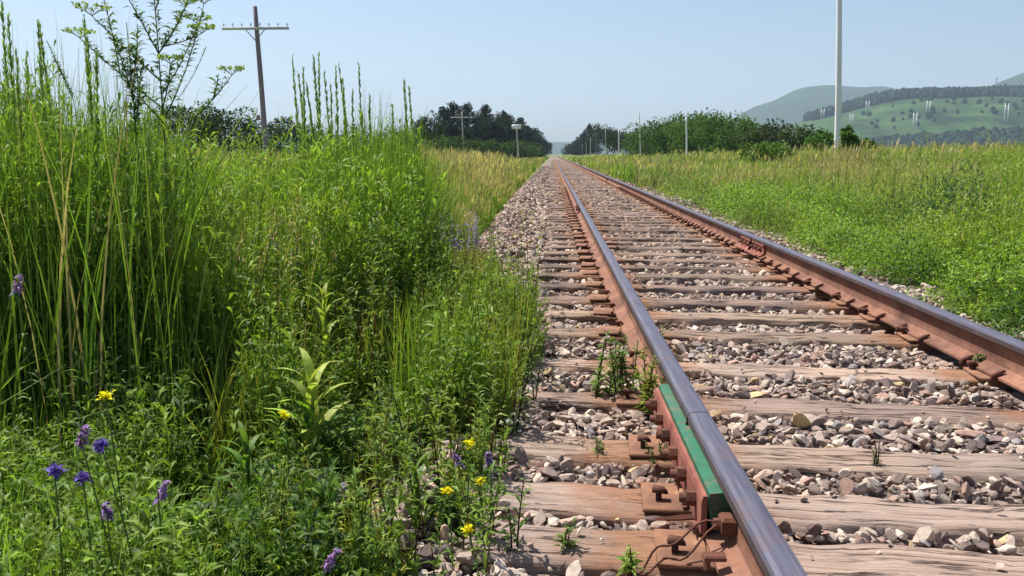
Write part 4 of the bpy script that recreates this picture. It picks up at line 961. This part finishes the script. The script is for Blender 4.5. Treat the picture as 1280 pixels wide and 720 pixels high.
r_, b_, hh, dx = pole('utility_pole', 333, 319, 8, 39, .135, M['pole_grey'], 'tall dark leaning utility pole with a pale crossarm and two braces, at upper left', arm=3.1, armm=M['pole_pale'], ins=8, brace=True, arm_z=1.0, arm_w=.11)
g_ = Geo(); g_.box((dx*.35-.2, -.1, hh*.355), (.12, .14, .25), bev=.02); g_.tube([(dx*.35-.2, -.1, hh*.355), (dx*.35-.38, -.1, hh*.38)], .02, n=5); g_.build('pole_bracket', M['pole_grey'], r_)
pole('utility_pole', 579, 577.5, 140, 150, .13, M['pole_pale'], 'pale utility pole with one long crossarm before the pine trees, leftmost of the four', arm=4.1, arm_z=.95, arm_w=.16)
pole('utility_pole', 603, 602, 156, 205, .10, M['pole_grey'], 'grey utility pole among the pine trees showing mostly its crossarm', arm=4.2, arm_z=.35, arm_w=.16)
pole('utility_pole', 619, 618.5, 164, 255, .13, M['pole_pale'], 'pale utility pole with crossarm, left one of the low close pair', arm=4.2, arm_z=1.3, arm_w=.2)
pole('utility_pole', 631, 631, 171, 290, .13, M['pole_pale'], 'pale utility pole with crossarm, right one of the low close pair', arm=3.9, arm_z=.2, arm_w=.2)
# pole with white round-ended panel
r_, b_, hh, dx = pole('sign_pole', 648.5, 645.6, 158, 120, .12, M['pole_pale'], 'leaning pale pole topped by a bright white panel, beside the end of the pines')
g_ = Geo(); g_.box((dx, -.16, hh-.05), (1.35, .10, .62), bev=.04); g_.build('panel', M['pole_white'], r_)
gR = 'poles along the right of the track'
pole('utility_pole', 1047.5, 1050, -60, 37.6, .14, M['pole_white'], 'tall white pole at the right, running out of the top of the picture', group=gR)
pole('utility_pole', 858.5, 858, 146, 81, .09, M['pole_white'], 'thin white pole rising behind the green bushes right of the track', group=gR)
pole('utility_pole', 801, 799, 138, 124, .10, M['pole_white'], 'white pole rising over the low end of the bushes', group=gR)
pole('utility_pole', 773.5, 773.5, 163, 160, .12, M['pole_white'], 'short bright white pole before the dark trees right of the track', group=gR)
pole('utility_pole', 757, 757, 162, 200, .12, M['pole_pale'], 'long pale pole before the dark trees, left neighbour of the short white pole', group=gR)
pole('utility_pole', 745.5, 745, 166, 240, .10, M['pole_grey'], 'grey pole with a small crossarm half hidden in the dark trees', group=gR, arm=1.6, arm_z=.3)
pole('utility_pole', 738, 738, 173, 255, .13, M['pole_pale'], 'pale pole near the vanishing point, right one of three close poles', group=gR)
pole('utility_pole', 733, 732.5, 176, 300, .13, M['pole_pale'], 'pale pole near the vanishing point, middle one of three close poles', group=gR)
pole('utility_pole', 728, 728, 180, 210, .12, M['pole_grey'], 'pale pole near the vanishing point, left one of three close poles', group=gR)
pole('utility_pole', 716, 716, 184, 520, .14, M['pole_pale'], 'tiny pole farthest off, right one of the two beside the vanishing point', group=gR)
pole('utility_pole', 709, 709, 178, 560, .16, M['pole_white'], 'tiny pole farthest off, left one of the two beside the vanishing point', group=gR)

# ------------------------------------------------------------------ trees
def tree(name, px, y_top, Y, width, kind, label, group, seed, col=None):
    """width in metres; kinds: pine, round, bush"""
    r = np.random.default_rng(seed); p = at(px, y_top, Y); base = np.array([p[0], Y, float(gz(p[0], Y))-.1]); H = p[2]-base[2]
    ro = empty(name, base, label, 'tree' if kind != 'bush' else 'bush', group)
    gt, gc = Geo(), Geo(); lobes = []
    col = col or {'pine': (.018, .034, .016), 'round': (.04, .075, .022), 'bush': (.05, .095, .024)}[kind]
    tw = max(.05, H*.018)
    bend = r.normal(0, .03*H, 2); t = np.linspace(0, 1, 8); TP = np.stack([bend[0]*np.sin(t*2.5), bend[1]*np.sin(t*2), H*.93*t], 1); gt.tube(TP, np.linspace(tw, tw*.2, 8), n=7)
    if kind == 'pine':
        nlv = int(9+H*.5)
        for k in range(nlv):
            f = .16+.84*(k+r.random()*.6)/nlv; sp = width*.5*(1-f**1.7)**.7*(.55+.65*r.random())+.12*width*(1-f)+.25
            for q in range(r.integers(2, 5)):
                a = r.uniform(0, 2*PI); c0 = np.array([np.interp(f, t, TP[:, 0]), np.interp(f, t, TP[:, 1]), min(f, .98)*H]); e = c0+np.array([math.cos(a)*sp, math.sin(a)*sp, r.uniform(-.02, .09)*H*.6])
                gt.tube([c0-np.array([0, 0, .03*H]), e], [tw*.3, tw*.08], n=4, cap=False); lobes.append((c0*.35+e*.65, np.array([sp*.55+.25, sp*.55+.25, .045*H+.22])))
        lobes.append((np.array([TP[-1, 0], TP[-1, 1], H*.95]), np.array([.35, .35, H*.06])))
    else:
        nl_ = 22 if kind == 'round' else 20; z0 = .42 if kind == 'round' else .1
        for k in range(nl_):
            f = r.uniform(z0, .9); a = r.uniform(0, 2*PI); sp = width*.5*math.sqrt(max(.05, 1-((f-.5)/.62)**2))*r.uniform(.25, .85)
            e = np.array([math.cos(a)*sp, math.sin(a)*sp, f*H]); rr = width*r.uniform(.13, .24); gt.tube([(0, 0, max(0.05, f-.35)*H), e*.6+np.array([0, 0, f*H*.38]), e], [tw*.5, tw*.3, tw*.1], n=4, cap=False)
            lobes.append((e, np.array([rr, rr, rr*r.uniform(.6, .9)])))
        lobes.append((np.array([0, 0, H*.9]), np.array([width*.14, width*.14, H*.1])))
    ls_ = .115*math.sqrt(Y/60); 
    for c0, rad in lobes:
        vol = rad[0]*rad[1]; k = int(np.clip(vol*150/(ls_/.12)**2, 90, 900))
        d = r.normal(size=(k, 3)); d /= np.linalg.norm(d, axis=1)[:, None]; q = r.uniform(.45, 1.12, k)**.6
        P = c0+d*q[:, None]*rad; ll = ls_*r.uniform(1.2, 3.0, k); tone = math.exp(r.normal(0, .18))
        cc = np.array(col)*tone*np.exp(r.normal(0, .25, (k, 1)))*(1+r.normal(0, .06, (k, 3)))
        gc.leaves(P, d+r.normal(0, .7, (k, 3)), ll, ll*.55, np.clip(cc, .002, .5), droop=.1)
    gt.build('trunk', M['bark'], ro); gc.build('crown', M['treeleaf'], ro); return ro
gl_ = 'pine trees left of the track'; 
pines = [(528, 150, 150, 5.5, 'pine'), (540, 139, 155, 6, 'round'), (553, 136, 160, 6, 'pine'), (566, 131, 165, 6, 'pine'), (581, 131, 170, 6.5, 'pine'), (594, 140, 180, 7, 'round'),
         (606, 134, 185, 7, 'pine'), (621, 140, 200, 8, 'round'), (632, 143, 215, 8.5, 'pine'), (643, 152, 240, 8, 'round'), (652, 150, 260, 9, 'pine'), (661, 160, 290, 9, 'pine'), (669, 162, 320, 9, 'pine'), (677, 170, 360, 9, 'round'), (682, 179, 420, 8, 'round')]
ordn = ['first', 'second', 'third', 'fourth', 'fifth', 'sixth', 'seventh', 'eighth', 'ninth', 'tenth', 'eleventh', 'twelfth', 'thirteenth', 'fourteenth', 'fifteenth', 'sixteenth', 'seventeenth', 'eighteenth', 'nineteenth', 'twentieth']
for i, (px, yt, Y, wd, kd) in enumerate(pines):
    tree('pine_tree' if kd == 'pine' else 'dark_tree', px, yt, Y, wd, kd, 'dark %s tree, %s from the left in the row left of the track' % ('pointed pine' if kd == 'pine' else 'rounded', ordn[i]), gl_, 200+i, (.016, .028, .018) if kd == 'pine' else (.024, .04, .018))
for i, (px, yt, Y, wd) in enumerate([(545, 175, 120, 5), (572, 174, 125, 6), (592, 178, 118, 5), (612, 176, 130, 7), (634, 180, 150, 7), (655, 178, 170, 7), (668, 181, 200, 7)]):
    tree('green_bush', px, yt, Y, wd, 'bush', 'low green bush, %s from the left at the foot of the dark pines' % ordn[i], 'bushes at the foot of the pines', 300+i, (.045, .085, .025))
for i, (px, yt, Y, wd, lab) in enumerate([(20, 112, 60, 5, 'dark rounded tree behind the grass at the far left, left one of the two'), (42, 110, 62, 4.5, 'dark rounded tree behind the grass at the far left, right one of the two'),
        (222, 128, 62, 5.5, 'dark bush behind the tall branching plant, leftmost of the row before the leaning pole'), (252, 130, 64, 6, 'broad dark green bush left of the leaning pole'), (283, 134, 70, 5.5, 'dark green bush between the broad bush and the leaning pole'),
        (312, 144, 85, 6, 'low dark bush just left of the leaning pole foot'), (345, 146, 90, 6.5, 'low dark bush at the foot of the leaning pole'), (378, 150, 95, 7, 'low dark bush right of the leaning pole, behind the weed spikes'), (440, 158, 110, 8, 'low dark bush far behind the middle weed spikes'), (490, 160, 120, 8, 'low dark bush behind the right end of the weed spikes')]):
    tree('dark_bush', px, yt+6, Y, wd, 'bush', lab, 'dark bushes behind the left grass', 330+i, (.028, .052, .018))
gr_ = 'trees and bushes right of the track'
rts = [(716, 182, 520, 14, 'round'), (722, 176, 430, 10, 'pine'), (729, 168, 380, 9, 'pine'), (737, 158, 330, 7, 'pine'), (748, 155, 300, 9, 'round'), (760, 162, 260, 9, 'round'), (773, 165, 230, 9, 'round'), (784, 170, 200, 9, 'round'),
       (797, 166, 150, 8, 'bush'), (812, 160, 132, 8, 'bush'), (828, 154, 120, 7.5, 'bush'), (846, 149, 112, 7.5, 'bush'), (864, 152, 105, 7, 'bush'), (880, 146, 98, 7, 'bush'), (897, 141, 92, 6.5, 'bush'), (914, 147, 86, 6.5, 'bush'), (934, 152, 80, 6, 'bush')]
for i, (px, yt, Y, wd, kd) in enumerate(rts):
    tree('green_bush' if kd == 'bush' else ('pine_tree' if kd == 'pine' else 'dark_tree'), px, yt, Y, wd, kd, '%s, %s from the left in the row right of the track' % ({'bush': 'dense green bush', 'pine': 'slim dark pine tree', 'round': 'dark rounded tree'}[kd], ordn[i]), gr_, 400+i, {'bush': (.06, .115, .024), 'pine': (.02, .034, .02), 'round': (.026, .045, .02)}[kd])
for i, (px, yt, Y, wd, lab, c_) in enumerate([(955, 161, 66, 4.5, 'low dark bush left of the brown bush', (.035, .06, .022)), (983, 158, 62, 4.2, 'dark brownish bush halfway to the tall white pole', (.035, .04, .025)), (1008, 166, 58, 3.8, 'low dark bush just right of the brownish bush', (.04, .065, .024)),
        (1030, 166, 46, 2.4, 'small leafy bush just left of the tall white pole', (.06, .12, .03)), (1060, 160, 34, .8, 'leafy sapling climbing beside the foot of the tall white pole', (.075, .14, .035)), (960, 182, 36, 2.2, 'light green low shrub before the dark bushes', (.09, .16, .04)), (1082, 175, 38, 1.1, 'small light green shrub right of the tall white pole', (.07, .13, .035))]):
    tree('small_bush', px, yt, Y, wd, 'bush', lab, 'small bushes near the tall white pole', 450+i, c_)

# ------------------------------------------------------------------ hills
m, n, out = mat('hill_forest'); oc = objco(n)
c = ramp(n, noise(n, 0.02, 6, 0.7, oc), [(0.3, (0.018, 0.035, 0.016)), (0.7, (0.045, 0.075, 0.026))])
princ(n, out, c, 0.95, nrm=bump(n, noise(n, 0.06, 5, 0.7, oc), 1.0, 6), spec=0.05); M['hill'] = m
m, n, out = mat('hill_pasture'); oc = objco(n)
c = ramp(n, noise(n, 0.012, 6, 0.65, scaled(n, oc, (1, 1, 3))), [(0.36, (0.015, 0.035, 0.014)), (0.45, (0.035, 0.07, 0.022)), (0.56, (0.05, 0.10, 0.03)), (0.7, (0.10, 0.13, 0.05))])
princ(n, out, c, 0.95, nrm=bump(n, noise(n, 0.08, 5, 0.7, oc), 1.0, 3), spec=0.05); M['pasture'] = m
def hill(name, pts, Y, depth, m_, rough, kind='structure', seed=1):
    """ridge whose crest passes through the listed picture points at distance Y"""
    px = np.array([p_[0] for p_ in pts]); py = np.array([p_[1] for p_ in pts]); W = np.array([at(a, b, Y) for a, b in pts])
    xs_ = np.linspace(W[0, 0], W[-1, 0], 260); zz = np.interp(xs_, W[:, 0], W[:, 2])
    kern = np.hanning(13); kern /= kern.sum(); zz = np.convolve(np.pad(zz, 6, 'edge'), kern, 'valid')
    vs = np.linspace(-1, 1.0, 60); g_ = Geo()
    XX, VV = np.meshgrid(xs_, vs); prof_ = np.cos(np.clip(VV, -1, 1)*PI/2)**1.15
    ZZ = zz[None, :]*prof_; nz = (fbm(XX/depth*9, VV*5, seed, 4)-.5); ZZ = ZZ+nz*rough*prof_*np.maximum(zz[None, :], 1)*(.35+.65*np.abs(VV))
    ZZ[0] = -3; ZZ[-1] = -3
    V = np.stack([XX, Y+VV*depth, ZZ], 2).reshape(-1, 3); nx = len(xs_); i = np.arange(nx-1)[None, :]+np.arange(len(vs)-1)[:, None]*nx
    g_.add(V, np.stack([i, i+1, i+1+nx, i+nx], 2).reshape(-1, 4)); o = g_.build(name, m_); tag(o, kind=kind)
    def zf(X, v): return np.interp(X, xs_, zz)*np.cos(v*PI/2)**1.15
    return xs_, zf
hill('mountain', [(905, 188), (921, 148), (945, 133), (975, 123), (1000, 109), (1030, 107), (1060, 110), (1090, 109), (1110, 116), (1130, 128), (1200, 150), (1300, 180)], 3900, 1000, M['hill'], .10, seed=3)
hill('mountain', [(1130, 185), (1190, 150), (1225, 117), (1250, 105), (1280, 92), (1330, 74), (1400, 60), (1500, 90), (1700, 180)], 3300, 800, M['hill'], .10, seed=5)
hill('far_hills', [(-700, 186), (-100, 180), (300, 178), (500, 177), (600, 181), (680, 178), (720, 177), (760, 179), (800, 184), (900, 186), (1300, 186)], 4200, 700, M['hill'], .2, seed=8)
hx, hz_ = hill('green_hill', [(960, 190), (985, 160), (1010, 150), (1050, 140), (1085, 128), (1110, 123), (1150, 121.5), (1200, 121), (1240, 118), (1300, 122), (1500, 128), (1800, 180)], 1700, 520, M['pasture'], .05, seed=11)
# wood on that hill: crest belt and foot belt, one mass
g = Geo()
def wood(g, n, fX, fV, rmin, rmax, zfun, Y0, depth):
    X = fX(n); v = fV(n, X); Z = zfun(X, v); Yw = Y0+v*depth; r0 = rng.uniform(rmin, rmax, n)
    B = np.tile(IV, (n, 1, 1))*(1+rng.uniform(-.3, .3, (n, 12, 1)))*np.stack([r0, r0, r0*rng.uniform(1.0, 1.7, n)], 1)[:, None, :]+np.stack([X, Yw, Z+r0*.5], 1)[:, None, :]
    C = np.repeat(jit((.022, .045, .02), n, .3), 12, 0); g.add(B.reshape(-1, 3), (IF[None]+np.arange(n)[:, None, None]*12).reshape(-1, 3), C)
x0, x1 = at(1010, 150, 1700)[0], at(1420, 150, 1700)[0]
def crestV(n, X):
    px_ = 640+FPX*(X/1700)*1.0+50; lim = np.interp(px_, [1040, 1085, 1120, 1170, 1200, 1240, 1300], [-.12, -.2, -.26, -.2, -.3, -.45, -.5]); return rng.uniform(0, 1, n)*(lim-.04)+.04
wood(g, 10500, lambda n: rng.uniform(x0, x1, n), crestV, 3.5, 8.5, hz_, 1700, 520)
tag(g.build('hill_wood', M['treeleaf'], smooth=False), 'dark belt of woodland along the crest of the green hill', 'woodland', kind='stuff')
g = Geo()
wood(g, 4200, lambda n: rng.uniform(at(975, 180, 1300)[0], at(1420, 180, 1300)[0], n), lambda n, X: rng.uniform(-.99, -.80, n), 4, 8, hz_, 1700, 520)
tag(g.build('foot_wood', M['treeleaf'], smooth=False), 'dark belt of woodland at the foot of the green hill', 'woodland', kind='stuff')
g = Geo(); n = 110; X = rng.uniform(x0+20, x1, n); wood(g, n, lambda k: X, lambda k, q: rng.uniform(-.62, -.3, k), 2.5, 5, hz_, 1700, 520)
tag(g.build('hill_shrubs', M['treeleaf'], smooth=False), 'scattered dark shrubs on the open slope of the green hill', 'shrubs', kind='stuff')
# twin-pole transmission frames on the slope
for (px, yt, yb, lab) in [(1028, 136, 148, 'faint twin pole power pylon, leftmost on the green hill'), (1063.7, 142, 157, 'twin pole power pylon on the hill just right of the tall white pole'), (1084, 126, 139, 'twin pole power pylon high on the hill, left of the middle'),
                          (1143, 141, 161, 'tall twin pole power pylon in the middle of the green hill'), (1160, 126, 142, 'twin pole power pylon just under the crest woods of the hill'), (1257, 129, 153, 'largest twin pole power pylon, rightmost on the green hill')]:
    Yd = 1300
    for v_ in np.linspace(-.95, 0, 200):
        q_ = at(px, yb, 1700+v_*520); Yd = 1700+v_*520
        if q_[2] <= float(hz_(q_[0], v_))+1: break
    a = at(px, yb, Yd); tpz = at(px, yt, Yd)[2]; hgt = tpz-a[2]
    base = np.array([a[0], Yd, a[2]-1]); r_ = empty('power_pylon', base, lab, 'pylon', 'power pylons on the green hill')
    for s_ in (-1, 1):
        g_ = Geo(); g_.tube([(s_*2.6, 0, -2), (s_*2.6, 0, hgt+1)], [.62, .5], n=6); g_.build('shaft', M['pole_white'], r_)
    g_ = Geo(); g_.box((0, -.6, hgt-3), (9, .5, .8)); g_.build('crossarm', M['pole_white'], r_)
    g_ = Geo(); g_.tube([(-2.4, -.3, hgt*.45), (2.4, -.3, hgt*.85)], .22, n=4); g_.tube([(2.4, -.3, hgt*.45), (-2.4, -.3, hgt*.85)], .22, n=4); g_.build('brace', M['pole_white'], r_)
# lattice mast on the crest
a = at(1241.5, 110, 1700); tpz = at(1241.5, 97, 1700)[2]; r_ = empty('lattice_mast', (a[0], 1690, a[2]-25), 'thin grey mast standing on the hill crest below the right mountain', 'mast')
g_ = Geo(); H = tpz-a[2]+25
for sx_, sy_ in ((-1, -1), (1, -1), (1, 1), (-1, 1)): g_.tube([(sx_*2.2, sy_*2.2, 0), (sx_*.7, sy_*.7, H)], .22, n=4)
for k in range(7):
    z0, z1 = H*k/7, H*(k+1)/7; w0, w1 = 2.2-1.5*k/7, 2.2-1.5*(k+1)/7; g_.tube([(-w0, -w0, z0), (w1, -w1, z1)], .14, n=3); g_.tube([(w0, -w0, z0), (-w1, -w1, z1)], .14, n=3)
g_.build('frame', M['pole_grey'], r_); g_ = Geo(); g_.box((0, 0, H-3), (7, .4, .5)); g_.build('crossarm', M['pole_grey'], r_)

# ------------------------------------------------------------------ haze
g_ = Geo(); g_.box((0, 3000, 250), (9400, 8400, 520)); hz = g_.build('haze', None.__class__ and bpy.data.materials.new('haze'), smooth=False)
hm = hz.data.materials[0]; hm.use_nodes = True; n = hm.node_tree; n.nodes.clear(); out = n.nodes.new('ShaderNodeOutputMaterial')
pv = n.nodes.new('ShaderNodeVolumePrincipled'); pv.inputs['Color'].default_value = (0.62, 0.80, 1.0, 1); pv.inputs['Density'].default_value = 0.00016; pv.inputs['Anisotropy'].default_value = 0.2
n.links.new(pv.outputs[0], out.inputs['Volume']); tag(hz, 'pale summer haze over the far hills', 'haze', kind='stuff')
